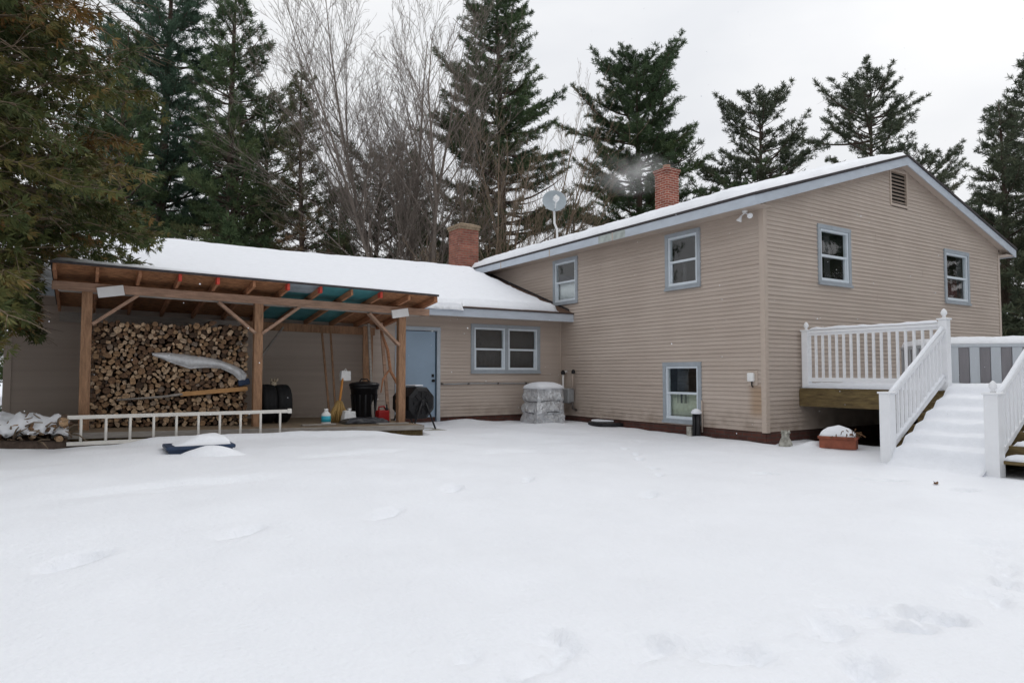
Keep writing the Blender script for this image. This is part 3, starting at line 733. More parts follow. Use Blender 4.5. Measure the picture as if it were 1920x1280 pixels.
o = thing('gas_meter', 'grey gas meter with two risers in the corner behind the wrapped unit', 'gas meter', (-.15, 5.62, .1))
mb = MB(); mb.box((-.26, 5.50, .42), (-.06, 5.80, .78)); mb.build('meter_body', M['galv'], o, bevel=.03)
mb = MB(); mb.tube([(-.14, 5.86, .05), (-.14, 5.86, 1.16)], .022, 8); mb.tube([(-.14, 5.86, 1.16), (-.02, 5.86, 1.2)], .022, 8); mb.build('riser', M['whitepl'], o)
mb = MB(); mb.tube([(-.14, 5.47, .78), (-.14, 5.47, 1.1), (-.14, 5.44, 1.18)], .026, 8); mb.build('riser', M['corner'], o)
mb = MB(); mb.lathe((-.14, 5.44, 1.14), [(.045, 0), (.05, .05), (.03, .10)], 12); mb.lathe((-.14, 5.86, 1.12), [(.05, 0), (.06, .05), (.02, .11)], 12); mb.build('vent_cap', M['black'], o)
mb = MB(); mb.tube([(-.14, 5.47, .45), (-.14, 5.47, .3), (-.03, 5.47, .25)], .03, 8); mb.build('elbow', M['pipe'], o)

o = thing('wall_cable', 'thin grey pipe run along the wing siding below the paired windows', 'pipe', (-2.1, 6.1, .91))
mb = MB(); mb.tube([(-3.40, 6.09, .90), (-2.6, 6.085, .915), (-1.5, 6.09, .905), (-.75, 6.09, .90), (-.72, 6.09, .5)], .014, 8); mb.build('pipe', M['galv'], o)
mb = MB()
for x in (-3.38, -2.7, -1.9, -1.1): mb.box((x-.02, 6.072, .885), (x+.02, 6.118, .93))
mb.build('clip', M['pipe'], o)

o = thing('standpipe', 'dark twin standpipe beside the low window with a snowy top', 'standpipe', (-.14, 1.5, -.2))
for dy in (-.045, .05):
    mb = MB(); mb.tube([(-.14, 1.5+dy, -.2), (-.14, 1.5+dy, .36 + (dy > 0)*.06)], .042, 12); mb.build('pipe', M['black'], o)
mb = MB(); mb.tube([(-.05, 1.44, .0), (-.05, 1.44, .62)], .014, 8); mb.build('conduit', M['corner'], o)
mb = MB(); mb.box((-.19, 1.6, -.2), (-.1, 1.72, .10)); mb.build('block', M['concrete'], o, bevel=.01)
mb = MB(); mb.lathe((-.14, 1.5, .36), [(.10, 0), (.11, .03), (.07, .08), (.02, .1)], 14); mb.build('cap', M['snow_fine'], o)

o = thing('well_cover', 'low black window well cover with snow at the foundation', 'well cover', (-.3, 4.2, -.1))
mb = MB()
n = 16; pts = [(-.02 - .50*math.sin(math.pi*k/n), 4.24 + .48*math.cos(math.pi*k/n)) for k in range(n+1)]
mb.prism([(x, y, -.25) for x, y in pts], (0, 0, .29)); mb.build('cover', M['black'], o, bevel=.02)
mb = MB(); mb.prism([(-.02+(x+.02)*.75, 4.36+(y-4.24)*.6, .042) for x, y in pts], (0, 0, .035)); mb.build('snow_cap', M['snow_fine'], o, bevel=.03)

# wrapped air conditioner
def crumple(center, half, n, amp, mat, name, parent, seed, taper=.0, rot=0., pull=None, smooth=False):
    bm = bmesh.new(); bmesh.ops.create_cube(bm, size=2.)
    bmesh.ops.subdivide_edges(bm, edges=bm.edges[:], cuts=n, use_grid_fill=True)
    for v in bm.verts:
        p = v.co.copy()
        # soften the box corners
        q = Vector((p.x, p.y, p.z)); m_ = max(abs(q.x), abs(q.y), abs(q.z)); ln = q.length
        q = q.lerp(q.normalized()*m_*1.15, .18)
        k = 1 - taper*(q.z*.5+.5)
        r = Vector((q.x*half[0]*k, q.y*half[1]*k, q.z*half[2]))
        d = amp*(mn.noise(Vector((r.x*4, r.y*4, r.z*5+seed))) + .7*abs(mn.noise(Vector((r.x*9, r.y*9, r.z*11+seed)))) - .3)
        if pull:
            for zz in pull: d -= .035*math.exp(-((r.z-zz)/.03)**2)
        r = r + q.normalized()*d
        c, s = math.cos(rot), math.sin(rot)
        v.co = Vector(center) + Vector((r.x*c-r.y*s, r.x*s+r.y*c, r.z))
    me = bpy.data.meshes.new(name); bm.to_mesh(me); bm.free(); me.materials.append(mat)
    for p in me.polygons: p.use_smooth = smooth
    return link(name, me, parent)
o = thing('air_conditioner', 'air conditioner wrapped in crumpled silver tarp with a snow cap', 'air conditioner', (-1.08, 5.35, -.1))
crumple((-1.08, 5.38, .36), (.43, .36, .47), 30, .055, M['silver'], 'tarp_wrap', o, 3., .12, .0, (.12, -.16), True)
mb = MB()
for z in (.24, .50):
    pts = [(-1.08 + .455*math.cos(a)*(1 if abs(math.cos(a)) < .75 else .98), 5.38 + .385*math.sin(a), z + .02*math.sin(3*a)) for a in np.linspace(0, 2*math.pi, 33)]
    mb.tube(pts, .008, 6)
mb.build('cord', M['black'], o)
snow_sheet('snow_cap', lambda u, v: (-1.47+u*.78, 5.03+v*.68, .79), 18, 16, .15, None, .2, .72, .58, parent=o)

# ------------------------------------------------------------------ woodshed (leans a little down to the right)
def zf(x): return .335 - .0195*(x+10.3)
shed = thing('woodshed', 'open lean-to woodshed of brown timber against the low wing', 'woodshed', (-7.8, 4.6, .2))
YP = 3.8
PX = (-10.27, -7.88, -5.36)
for x in PX:
    mb = MB(); mb.box((x-.068, YP-.065, .08), (x+.068, YP+.065, 2.47-.02*(x+10.7))); mb.build('post', M['post'], shed, bevel=.006)
for x in (-10.2, -7.75, -5.18):
    mb = MB(); mb.box((x-.06, 5.86, .1), (x+.06, 5.98, 2.0)); mb.build('post', M['post'], shed, bevel=.006)
zl = lambda x: 2.40 - .0200*(x+10.70)
mb = MB(); mb.bar((-10.70, YP-.088, zl(-10.70)), (-4.84, YP-.088, zl(-4.84)), .042, .125); mb.build('beam', M['beam'], shed, bevel=.004)
mb = MB(); mb.bar((-10.62, YP+.088, zl(-10.62)-.01), (-4.98, YP+.088, zl(-4.98)-.01), .042, .12); mb.build('beam', M['greywood'], shed, bevel=.004)
mb = MB(); mb.bar((-10.65, 5.83, 2.10), (-7.75, 5.83, 2.055), .042, .17); mb.build('beam', M['greywood'], shed)
mb = MB(); mb.bar((-7.75, 5.832, 2.07), (-5.1, 5.832, 2.025), .044, .16); mb.build('beam', M['post'], shed)
for (xa, za, xb, zb) in ((-10.2, 1.86, -9.62, 2.32), (-7.93, 1.80, -8.50, 2.28), (-7.83, 1.80, -7.22, 2.27), (-5.42, 1.66, -6.0, 2.22)):
    mb = MB(); mb.bar((xa, YP-.03, za), (xb, YP-.03, zb), .045, .125, (0, 1, 0)); mb.build('brace', M['beam'], shed, bevel=.004)
mb = MB(); mb.bar((-7.6, 5.0, 1.40), (-7.05, 5.6, 2.03), .03, .055, (0, 1, 0)); mb.build('brace', M['greywood'], shed)
# roof: rafters, sheathing in bays, edge boards
def rz(x, y): return 2.575 - .0200*(x+10.70) - .118*(y-YP)
NB = 11; rx = [-10.68 + 5.74*i/NB for i in range(NB+1)]
redset = {4, 5, 7, 8, 10}
for i, x in enumerate(rx):
    xx = x+.02 if i == 0 else x-.02 if i == NB else x
    mb = MB(); mb.bar((xx, 3.20, rz(xx, 3.2)-.052), (xx, 6.08, rz(xx, 6.08)-.052), .04, .095)
    rr = mb.build('rafter', M['rafter'], shed)
    if i in (3, 4, 6, 7, 9):
        mb = MB(); mb.obox((xx, 3.196, rz(xx, 3.2)-.052), (.021, 0, 0), (0, .006, 0), (0, 0, .048)); mb.obox((xx, 3.26, rz(xx, 3.26)-.052), (.0215, 0, 0), (0, .06, 0), (0, 0, .048))
        mb.build('painted_end', M['redwood'], rr)
for i in range(NB):
    mt = M['teal'] if i in (7, 8) else M['pale_sheet'] if i == 6 else M['osb']
    if i == 6: segs = [(3.18, 3.75, M['pale_sheet']), (3.75, 6.1, M['teal'])]
    elif i in (7, 8): segs = [(3.18, 6.1, M['teal'])]
    else: segs = [(3.18, 6.1, M['osb'])]
    for (ya, yb, mt) in segs:
        xa, xb = rx[i]-.0, rx[i+1]-.003
        mb = MB(); mb.add([(xa, ya, rz(xa, ya)), (xb, ya, rz(xb, ya)), (xb, yb, rz(xb, yb)), (xa, yb, rz(xa, yb)),
                           (xa, ya, rz(xa, ya)+.014), (xb, ya, rz(xb, ya)+.014), (xb, yb, rz(xb, yb)+.014), (xa, yb, rz(xa, yb)+.014)],
                          [(0,3,2,1),(4,5,6,7),(0,1,5,4),(1,2,6,5),(2,3,7,6),(3,0,4,7)])
        mb.build('sheathing', mt, shed)
mb = MB()
xa, xb = rx[0]-.03, rx[-1]+.03
mb.prism([(xa, 3.15, rz(xa, 3.15)+.016), (xb, 3.15, rz(xb, 3.15)+.016), (xb, 6.12, rz(xb, 6.12)+.016), (xa, 6.12, rz(xa, 6.12)+.016)], (0, 0, .008))
mb.bar((xa, 3.152, rz(xa, 3.15)+.006), (xb, 3.152, rz(xb, 3.15)+.006), .012, .036)
mb.build('roofing', M['shingle'], shed)
mb = MB(); mb.bar((rx[-1]+.012, 3.20, rz(rx[-1], 3.2)-.05), (rx[-1]+.012, 6.08, rz(rx[-1], 6.08)-.05), .022, .11); mb.build('barge_board', M['rafter'], shed)
snow_sheet('shed_snow', lambda u, v: (xa+.02+u*(xb-xa-.04), 3.17+v*2.4, rz(xa+.02+u*(xb-xa-.04), 3.17+v*2.4)+.027), 120, 20, lambda u, v: .075-.03*u, 'snow lying on the lean-to shed roof', .06, 5.7, 2.4, cat='roof snow')
# floor
mb = MB()
for k in range(15):
    y = 3.36+k*.18
    mb.bar((-10.62, y+.09, zf(-10.62)-.02), (-5.12, y+.09, zf(-5.12)-.02), .172, .034)
mb.build('floor', M['oldplank'], shed)
mb = MB(); mb.bar((-10.64, 3.345, zf(-10.64)-.05), (-5.1, 3.345, zf(-5.1)-.05), .03, .085); mb.build('floor_joist', M['greywood'], shed, bevel=.004)
mb = MB(); mb.bar((-10.6, 3.42, zf(-10.6)-.16), (-5.1, 3.42, zf(-5.1)-.16), .05, .16); mb.build('floor_joist', M['deckwood'], shed)
for (x0, x1, z, tl) in ((-10.15, -9.81, 2.345, .18), (-5.60, -5.28, 2.24, .18)):
    o = thing('sign_board', 'blank white plastic sign board fixed on the %s end of the shed beam' % ('left' if x0 < -9 else 'right'), 'sign board', ((x0+x1)/2, YP-.14, z), 'white sign boards on the shed beam')
    c, s = math.cos(tl), math.sin(tl)
    mb = MB(); mb.obox(((x0+x1)/2, YP-.135, z), ((x1-x0)/2*c, 0, (x1-x0)/2*s), (0, .022, 0), (-.075*s, 0, .075*c)); mb.build('face', M['whitepl'], o, bevel=.006)
    mb = MB(); mb.box(((x0+x1)/2-.05, YP-.115, z-.05), ((x0+x1)/2+.05, YP-.1095, z+.05)); mb.build('bracket', M['black'], o)

# ------------------------------------------------------------------ firewood
def log_mesh(cx, cz, r, y0, ln, kind, seed, tw=0.):
    """one split log: end face towards -y; returns verts, faces(list), material idx, tint"""
    rg = np.random.default_rng(seed)
    rot = rg.uniform(0, 2*math.pi)
    if kind == 0:
        n = 11; an = np.linspace(0, 2*math.pi, n, endpoint=False); rr = r*(1+rg.normal(0, .07, n))
    elif kind == 1:                      # half round
        an = np.concatenate([np.linspace(-.1, math.pi+.1, 8), [math.pi*1.5]]); rr = np.concatenate([np.full(8, r*1.1), [r*.38]])*(1+rg.normal(0, .06, 9))
    else:                                # wedge
        an = np.concatenate([np.linspace(-.62, .62, 5), [math.pi*.78, math.pi*1.1, math.pi*1.3]]); rr = np.concatenate([np.full(5, r*1.15), [r*.95, r*.75, r*.9]])*(1+rg.normal(0, .09, 8))
    n = len(an)
    x = np.cos(an+rot)*rr; z = np.sin(an+rot)*rr
    sk = rg.normal(0, .05, 2)
    vs = []
    for (yy, k, ox, oz) in ((y0, .93, 0, 0), (y0+.012, 1., 0, 0), (y0+ln, 1.0, sk[0]*ln, sk[1]*ln)):
        tilt = rg.normal(0, .10, 2) if yy == y0 else (0, 0)
        for i in range(n): vs.append((cx+x[i]*k+ox, yy + (tilt[0]*x[i]+tilt[1]*z[i]), cz+z[i]*k+oz))
    fs = [tuple(range(n))]; mi = [0]
    for a in range(2):
        for i in range(n):
            j = (i+1) % n
            fs.append((a*n+i, (a+1)*n+i, (a+1)*n+j, a*n+j)); mi.append(0 if (a == 0 or (kind and i >= (7 if kind == 1 else 4))) else 1)
    fs.append(tuple(range(2*n, 3*n))[::-1]); mi.append(0)
    return vs, fs, mi
def build_log(name, parts, parent=None):
    V, Fs, Mi, T = [], [], [], []
    for (vs, fs, mi, t) in parts:
        b = len(V); V += vs; Fs += [tuple(b+i for i in f) for f in fs]; Mi += mi; T += [t]*len(vs)
    me = bpy.data.meshes.new(name); me.from_pydata(V, [], Fs)
    for m in LOGM: me.materials.append(m)
    me.polygons.foreach_set('material_index', Mi)
    a = me.attributes.new('tint', 'FLOAT', 'POINT'); a.data.foreach_set('value', T)
    me.update()
    return link(name, me, parent)
# drop-pack circles into the bay
def pack(x0, x1, base, ztop, rmin, rmax, rg, maxn=900):
    cs = np.zeros((0, 3)); out = []
    fails = 0
    while fails < 60 and len(out) < maxn:
        r = float(rmin + (rmax-rmin)*rg.beta(1.6, 2.4))
        cand = np.linspace(x0+r, x1-r, 110) + rg.uniform(-.008, .008)
        best = None
        zz = np.array([base(c) for c in cand]) + r
        if len(cs):
            dx = np.abs(cand[:, None]-cs[None, :, 0]); rr = (cs[:, 2]+r)*.97
            with np.errstate(invalid='ignore'):
                h = np.where(dx < rr[None], cs[None, :, 1]+np.sqrt(np.maximum(rr[None]**2-dx**2, 0)), -9)
            zz = np.maximum(zz, h.max(1))
        k = int(np.argmin(zz + rg.uniform(0, .02, len(zz))))
        lim = ztop(cand[k])
        if zz[k]+r > lim: fails += 1; continue
        cs = np.vstack([cs, [cand[k], zz[k], r]]); out.append((float(cand[k]), float(zz[k]), r))
    return out
def ztop(x): return 1.98 + .05*math.sin(x*5) + (.03 if x > -8.6 else 0)
logs = pack(-10.19, -7.955, lambda x: zf(x), ztop, .020, .060, np.random.default_rng(5))
order = sorted(range(len(logs)), key=lambda i: -logs[i][2])
rg = np.random.default_rng(21); rest = []
palest = max((i for i in order if logs[i][1] > 1.8), key=lambda i: logs[i][2])
for n_, i in enumerate(order):
    x, z, r = logs[i]
    kd = int(rg.choice([0, 1, 2], p=[.28, .27, .45]))
    y0 = 4.16 + rg.normal(0, .022) - .02*(r/.07)
    t = float(np.clip(rg.beta(1.1, 1.3), 0, 1))
    if i == palest: kd, t = 0, .72
    vs, fs, mi = log_mesh(x, z, r*1.07, y0, rg.uniform(.38, .46), kd, 100+i)
    if n_ < 299 or i == palest:
        ob = build_log('firewood_log', [(vs, fs, mi, t)])
        # origin at the log
        ctr = Vector((x, y0, z)); ob.data.transform(Matrix.Translation(-ctr)); ob.location = ctr
        if i == palest: tag(ob, 'pale round log at the very top of the stacked firewood', 'log', 'stacked firewood logs')
        else: tag(ob, 'split brown log in the firewood stack inside the shed', 'log', 'stacked firewood logs')
    else:
        rest.append((vs, fs, mi, t))
# second row behind and the small ends between
for (x, z, r) in logs[::1]:
    if rg.random() < .8:
        kd = int(rg.integers(0, 3)); vs, fs, mi = log_mesh(x+rg.normal(0, .01), z-.01, r*1.05, 4.66+rg.normal(0, .02), .42, kd, int(rg.integers(1e6)))
        rest.append((vs, fs, mi, float(rg.beta(2, 2))))
tag(build_log('firewood_pile', rest), 'small split pieces and back rows filling the firewood stack', 'firewood', kind='stuff')

o = thing('tarp', 'grey white plastic sheet folded across the middle of the firewood stack', 'tarp', (-8.6, 4.1, 1.35))
# hangs out of the stack: an undulating sheet, upper edge tucked in, lower edge loose
top_pts = [(-9.40, 1.46), (-9.15, 1.47), (-8.85, 1.435), (-8.6, 1.40), (-8.4, 1.36), (-8.2, 1.28), (-8.05, 1.20), (-7.99, 1.13)]
bot_pts = [(-9.38, 1.43), (-9.14, 1.32), (-8.85, 1.22), (-8.6, 1.24), (-8.4, 1.23), (-8.2, 1.13), (-8.10, 1.02), (-8.03, 1.02)]
def interp(pts, s):
    k = s*(len(pts)-1); i = min(int(k), len(pts)-2); f = k-i; f = f*f*(3-2*f)
    return (pts[i][0]*(1-f)+pts[i+1][0]*f, pts[i][1]*(1-f)+pts[i+1][1]*f)
nu, nv = 60, 12; V = []
for j in range(nv):
    for i in range(nu):
        s = i/(nu-1); t = j/(nv-1); a = interp(top_pts, s); b = interp(bot_pts, s)
        x = a[0]*(1-t)+b[0]*t; z = a[1]*(1-t)+b[1]*t
        y = 4.14 - .10*math.sin(math.pi*min(1, t*1.1))*(.5+.5*math.sin(math.pi*min(1, s*1.05))) - .05*t + .028*mn.noise(Vector((x*9, z*9, 2))) + .018*mn.noise(Vector((x*22, z*14, 6)))
        V.append((x, y, z))
ii = np.arange(nv-1)[:, None]*nu + np.arange(nu-1)[None, :]
ob = mesh_np('sheet', V, np.stack([ii, ii+1, ii+nu+1, ii+nu], -1).reshape(-1, 4), M['tarp'], parent=o, smooth=True)
md = ob.modifiers.new('t', 'SOLIDIFY'); md.thickness = .012
mb = MB(); mb.obox((-8.03, 4.09, 1.0), (.09, 0, .02), (0, .03, 0), (-.01, 0, .05)); mb.build('dark_fold', M['navy'], o, bevel=.02)
o = thing('plank', 'orange brown board lying across the lower firewood', 'plank', (-8.4, 4.12, .87))
mb = MB(); mb.bar((-8.98, 4.115, .815), (-7.97, 4.11, .895), .05, .07); mb.build('board', M['plank'], o, bevel=.004)
o = thing('stick', 'thin grey stick lying in the firewood left of the board', 'stick', (-9.3, 4.12, .78))
mb = MB(); mb.tube([(-9.85, 4.12, .745), (-9.5, 4.105, .765), (-9.2, 4.11, .785), (-8.95, 4.10, .82)], [.014, .017, .02, .022], 8); mb.build('branch', M['greywood'], o)

# ladder lying on its side against the floor
lad = thing('ladder', 'pale ladder lying on its side in front of the woodshed', 'ladder', (-9, 3.2, .2))
for z, x0, x1 in ((.555, -10.46, -7.54), (.20, -10.46, -7.54)):
    mb = MB(); mb.bar((x0, 3.10, z), (x1, 3.10, z-.0), .03, .052); mb.build('rail', M['alu'], lad, bevel=.006)
for k in range(10):
    x = -10.30+k*.292
    mb = MB(); mb.tube([(x, 3.10, .22), (x, 3.10, .54)], .018, 10); mb.build('rung', M['alu'], lad)
mb = MB(); mb.box((-7.56, 3.075, .52), (-7.50, 3.125, .595)); mb.build('end_cap', M['alu'], lad, bevel=.008)

# low brush and log pile at the left end, snow covered
bp = thing('brush_pile', 'low pile of brush and logs under snow at the left edge', 'brush pile', (-11.0, 3.6, .2))
rg = np.random.default_rng(3); parts = []
for k in range(70):
    x = rg.uniform(-11.7, -10.42); z = rg.uniform(.22, .48)*(1 if x > -11.5 else .9); r = rg.uniform(.015, .045)
    vs, fs, mi = log_mesh(x, z, r, 3.18+rg.normal(0, .06)+(z-.2)*.25, rg.uniform(.4, .8), int(rg.integers(0, 3)), int(rg.integers(1e6)))
    parts.append((vs, fs, mi, float(rg.beta(1.2, 2.2))))
build_log('brushwood', parts, bp)
mb = MB(); 
for k in range(75):
    x = rg.uniform(-11.9, -10.4); y = rg.uniform(3.05, 3.5); z = rg.uniform(.2, .46); d = .6*Vector((rg.normal(0, .25), rg.normal(-.1, .2), rg.normal(.06, .14)))
    mb.tube([(x, y, z), Vector((x, y, z))+d*.5+Vector((0, 0, .03)), Vector((x, y, z))+d], [.013, .010, .006], 5)
mb.build('twigs', M['twig'], bp)
vs, fs, mi = log_mesh(-10.50, .50, .06, 3.08, .5, 0, 77)
build_log('round_log', [(vs, fs, mi, .55)], bp)
mb = MB(); mb.tube([(-12.1, 3.2, .17), (-11.4, 3.14, .19), (-10.8, 3.15, .16), (-10.42, 3.2, .15)], [.10, .11, .10, .085], 10); mb.tube([(-12.0, 3.42, .22), (-10.45, 3.40, .2)], [.12, .10], 10); mb.build('base_log', M['bark'], bp)
def pileb(u, v): x = -12.1+u*1.66; return (x, 3.12+v*.75, .41 + .10*math.sin(min(1, u*1.2)*2.6) - .17*(1-min(1, v*2.4))**1.5*(.75+.55*fbm(u*9, 0, 3.)) + .03*fbm(x*4, v*3, 1.))
snow_sheet('pile_snow', pileb, 40, 22, lambda u, v: max(.012, .08+.075*fbm(u*10, v*4.5, 2.)), 'ragged snow draped over the brush pile at the left edge', .16, 1.66, .75, rough=.02, cat='snow')

# shed contents
o = thing('trash_can', 'tall black trash can with a lid inside the shed', 'trash can', (-5.70, 4.75, zf(-5.7)))
zc = zf(-5.7)
mb = MB(); mb.lathe((-5.70, 4.78, zc), [(.20, 0), (.215, .02), (.255, .60), (.275, .60), (.275, .66), (.262, .66)], 28); mb.build('body', M['black'], o)
mb = MB()
for k in range(14):
    a = 2*math.pi*k/14; c, s = math.cos(a), math.sin(a); mb.bar((-5.70+c*.213, 4.78+s*.213, zc+.06), (-5.70+c*.25, 4.78+s*.25, zc+.5), .03, .014, (c, s, 0))
mb.build('rib', M['black'], o)
mb = MB(); mb.lathe((-5.70, 4.78, zc+.66), [(.29, 0), (.29, .035), (.24, .065), (.1, .085), (.02, .088)], 28); mb.build('lid', M['black'], o)
mb = MB(); mb.tube([(-5.80, 4.78, zc+.73), (-5.76, 4.78, zc+.79), (-5.64, 4.78, zc+.79), (-5.60, 4.78, zc+.73)], .014, 8); mb.build('handle', M['black'], o)

o = thing('gas_can', 'red plastic gas can beside the trash can', 'gas can', (-5.52, 4.25, zf(-5.5)))
z = zf(-5.5); mb = MB(); mb.box((-5.64, 4.16, z), (-5.42, 4.36, z+.22)); mb.build('tank', M['gasred'], o, bevel=.03)
mb = MB(); mb.tube([(-5.60, 4.26, z+.21), (-5.60, 4.26, z+.28), (-5.50, 4.26, z+.29), (-5.46, 4.26, z+.21)], .017, 8); mb.build('grip', M['gasred'], o)
mb = MB(); mb.lathe((-5.46, 4.22, z+.21), [(.035, 0), (.035, .04), (.015, .06), (.012, .12)], 14); mb.build('spout', M['black'], o)

for (x, lab) in ((-7.56, 'left black tyre standing behind the middle shed post'), (-7.31, 'right black tyre of the upright pair behind the middle shed post')):
    o = thing('tyre', lab, 'tyre', (x, 4.55, zf(x)), 'tyres standing in the shed')
    R0 = .335; c = (x, 4.55, zf(x)+R0+.005)
    prof = [(.20, -.105), (.25, -.12), (.30, -.122), (.325, -.10), (.335, -.06), (.328, -.045), (.335, -.03), (.335, .03), (.328, .045), (.335, .06), (.325, .10), (.30, .122), (.25, .12), (.20, .105)]
    mb = MB(); mb.lathe(c, prof, 40, axis=(1, 0, 0)); mb.build('rubber', M['rubber'], o)
    mb = MB(); mb.lathe(c, [(.20, -.08), (.18, -.05), (.05, -.04), (.05, .04), (.18, .05), (.20, .08)], 28, axis=(1, 0, 0)); mb.build('rim', M['galv'], o)
o = thing('work_glove', 'pale crumpled glove on top of the black tyres', 'glove', (-7.46, 4.5, zf(-7.4)+.67))
mb = MB(); z = zf(-7.4)+.675
mb.lathe((-7.46, 4.5, z-.03), [(.02, 0), (.05, .015), (.06, .05), (.045, .09), (.03, .11)], 10)
for a in (-.5, 0., .5): mb.tube([(-7.46+a*.06, 4.47, z+.04), (-7.46+a*.1, 4.44, z+.08), (-7.46+a*.12, 4.43, z+.105)], [.018, .016, .01], 7)
mb.build('cloth', mk('tan_cloth', (.40, .33, .24), .9), o)

o = thing('broom', 'straw broom with an orange handle leaning by the trash can', 'broom', (-6.30, 4.45, zf(-6.3)))
z = zf(-6.3); h0 = Vector((-6.30, 4.42, z+.36)); h1 = Vector((-6.20, 4.55, z+.82))
mb = MB(); mb.tube([h0-Vector((.02, .02, .14)), h1], .022, 10); mb.build('handle', M['handle'], o)
mb = MB()
for k in range(90):
    a = rng.uniform(-1, 1); b = rng.uniform(-1, 1); p0 = h0+Vector((a*.035, b*.03, rng.uniform(-.02, .04))); p1 = Vector((-6.34+a*.20, 4.40+b*.07, z+.0+abs(a)*.015))
    mb.tube([p0, p0.lerp(p1, .5)+Vector((a*.012, 0, .0)), p1], [.010, .011, .008], 5)
mb.build('bristles', M['straw'], o)
mb = MB(); mb.tube([h0+Vector((-.05, 0, -.07)), h0+Vector((.05, 0, -.07))], .014, 6); mb.build('binding', M['handle'], o)
# white jug on the broom end, white sack, cyan bottle, dark tarp
o = thing('white_bag', 'white plastic bag hung at the broom top left of the trash can lid', 'bag', (-6.14, 4.6, 1.0))
crumple((-6.14, 4.58, 1.10), (.10, .06, .095), 7, .02, M['whitepl'], 'bag_body', o, 1., .1)
mb = MB(); mb.tube([(-6.17, 4.58, 1.18), (-6.14, 4.57, 1.24), (-6.11, 4.58, 1.18)], .008, 6); mb.build('bag_loop', M['whitepl'], o)
o = thing('sack', 'white sack slumped on the shed floor before the trash can', 'sack', (-6.2, 4.25, zf(-6.2)))
crumple((-6.17, 4.25, zf(-6.2)+.10), (.15, .11, .11), 9, .03, M['whitepl'], 'sack_body', o, 9., .35)
mb = MB(); mb.lathe((-6.17, 4.25, zf(-6.2)+.19), [(.03, 0), (.02, .03), (.045, .06), (.01, .07)], 9); mb.build('tied_neck', M['whitepl'], o)
o = thing('bottle', 'small white bottle with a cyan label at the shed floor edge', 'bottle', (-6.72, 3.85, zf(-6.72)))
z = zf(-6.72); mb = MB(); mb.lathe((-6.72, 3.85, z), [(.075, 0), (.082, .01), (.0815, .045), (.0815, .15), (.08, .18), (.04, .22), (.032, .24)], 16); mb.build('body', M['whitepl'], o)
mb = MB(); mb.lathe((-6.72, 3.85, z+.045), [(.0825, 0), (.0825, .105)], 16); mb.build('label_band', M['cyan'], o)
mb = MB(); mb.lathe((-6.72, 3.85, z+.235), [(.036, 0), (.036, .035), (.02, .04)], 12); mb.build('cap', M['whitepl'], o)
o = thing('dark_tarp', 'dark crumpled plastic lying on the shed floor below the trash can', 'tarp', (-6.0, 3.95, zf(-6)))
crumple((-5.98, 3.98, zf(-6)+.05), (.46, .22, .05), 12, .05, mk('dark_plastic', (.035, .036, .042), .35, .3, 8.), 'plastic', o, 5., .3)
for (xa, ya, xb, yb, lab) in ((-7.2, 3.6, -6.6, 3.72, 'short pale board scrap on the shed floor beside the tyres'), (-5.9, 3.55, -5.3, 3.62, 'grey board scrap at the right end of the shed floor')):
    o = thing('board_scrap', lab, 'board', ((xa+xb)/2, ya, zf(xa)), 'board scraps on the shed floor')
    mb = MB(); mb.bar((xa, ya, zf(xa)+.013), (xb, yb, zf(xb)+.013), .09, .026); mb.build('scrap', M['greywood'], o, bevel=.003)
# leaning poles and boards
for (xb_, yb_, xt, yt, lab) in ((-6.34, 4.85, -6.33, 5.5, 'left of two thin wooden poles leaning at the shed back'), (-6.22, 4.85, -6.14, 5.55, 'right of two thin wooden poles leaning at the shed back')):
    o = thing('pole', lab, 'pole', (xb_, yb_, zf(xb_)), 'thin poles leaning in the shed')
    mb = MB(); mb.bar((xb_, yb_, zf(xb_)), (xt, yt, 2.06), .035, .035); mb.build('shaft', M['post'], o)
for (xb_, yb_, xt, yt, w_, mt, lab) in ((-5.40, 4.25, -5.46, 4.55, .06, 'beam', 'slim upright board leaning beside the right shed post'), (-5.40, 5.45, -5.36, 5.6, .16, 'post', 'wide brown board standing at the back right of the shed'), (-5.62, 4.5, -5.58, 4.9, .045, 'greywood', 'narrow grey lath leaning near the gas can')):
    o = thing('leaning_board', lab, 'board', (xb_, yb_, zf(xb_)), 'boards leaning in the shed')
    mb = MB(); mb.bar((xb_, yb_, zf(xb_)), (xt, yt, 2.12), w_, .035, (0, 1, 0)); mb.build('timber', M[mt], o)
o = thing('twisted_branch', 'gnarled brown branch leaning inside the right shed post', 'branch', (-5.32, 4.1, zf(-5.3)))
mb = MB(); zb = zf(-5.3)
mb.tube([(-5.22, 4.1, zb), (-5.30, 4.12, zb+.4), (-5.24, 4.1, zb+.62), (-5.42, 4.15, zb+.95), (-5.46, 4.2, zb+1.35), (-5.56, 4.3, zb+1.72)], [.035, .03, .032, .028, .03, .02], 9)
mb.build('main_stem', M['rafter'], o)
mb = MB(); mb.tube([(-5.26, 4.1, zb+.62), (-5.20, 4.06, zb+.9), (-5.28, 4.1, zb+1.2)], [.022, .018, .012], 8); mb.tube([(-5.44, 4.15, zb+.98), (-5.58, 4.12, zb+.8), (-5.62, 4.12, zb+.55)], [.02, .018, .012], 8); mb.build('side_stem', M['rafter'], o)

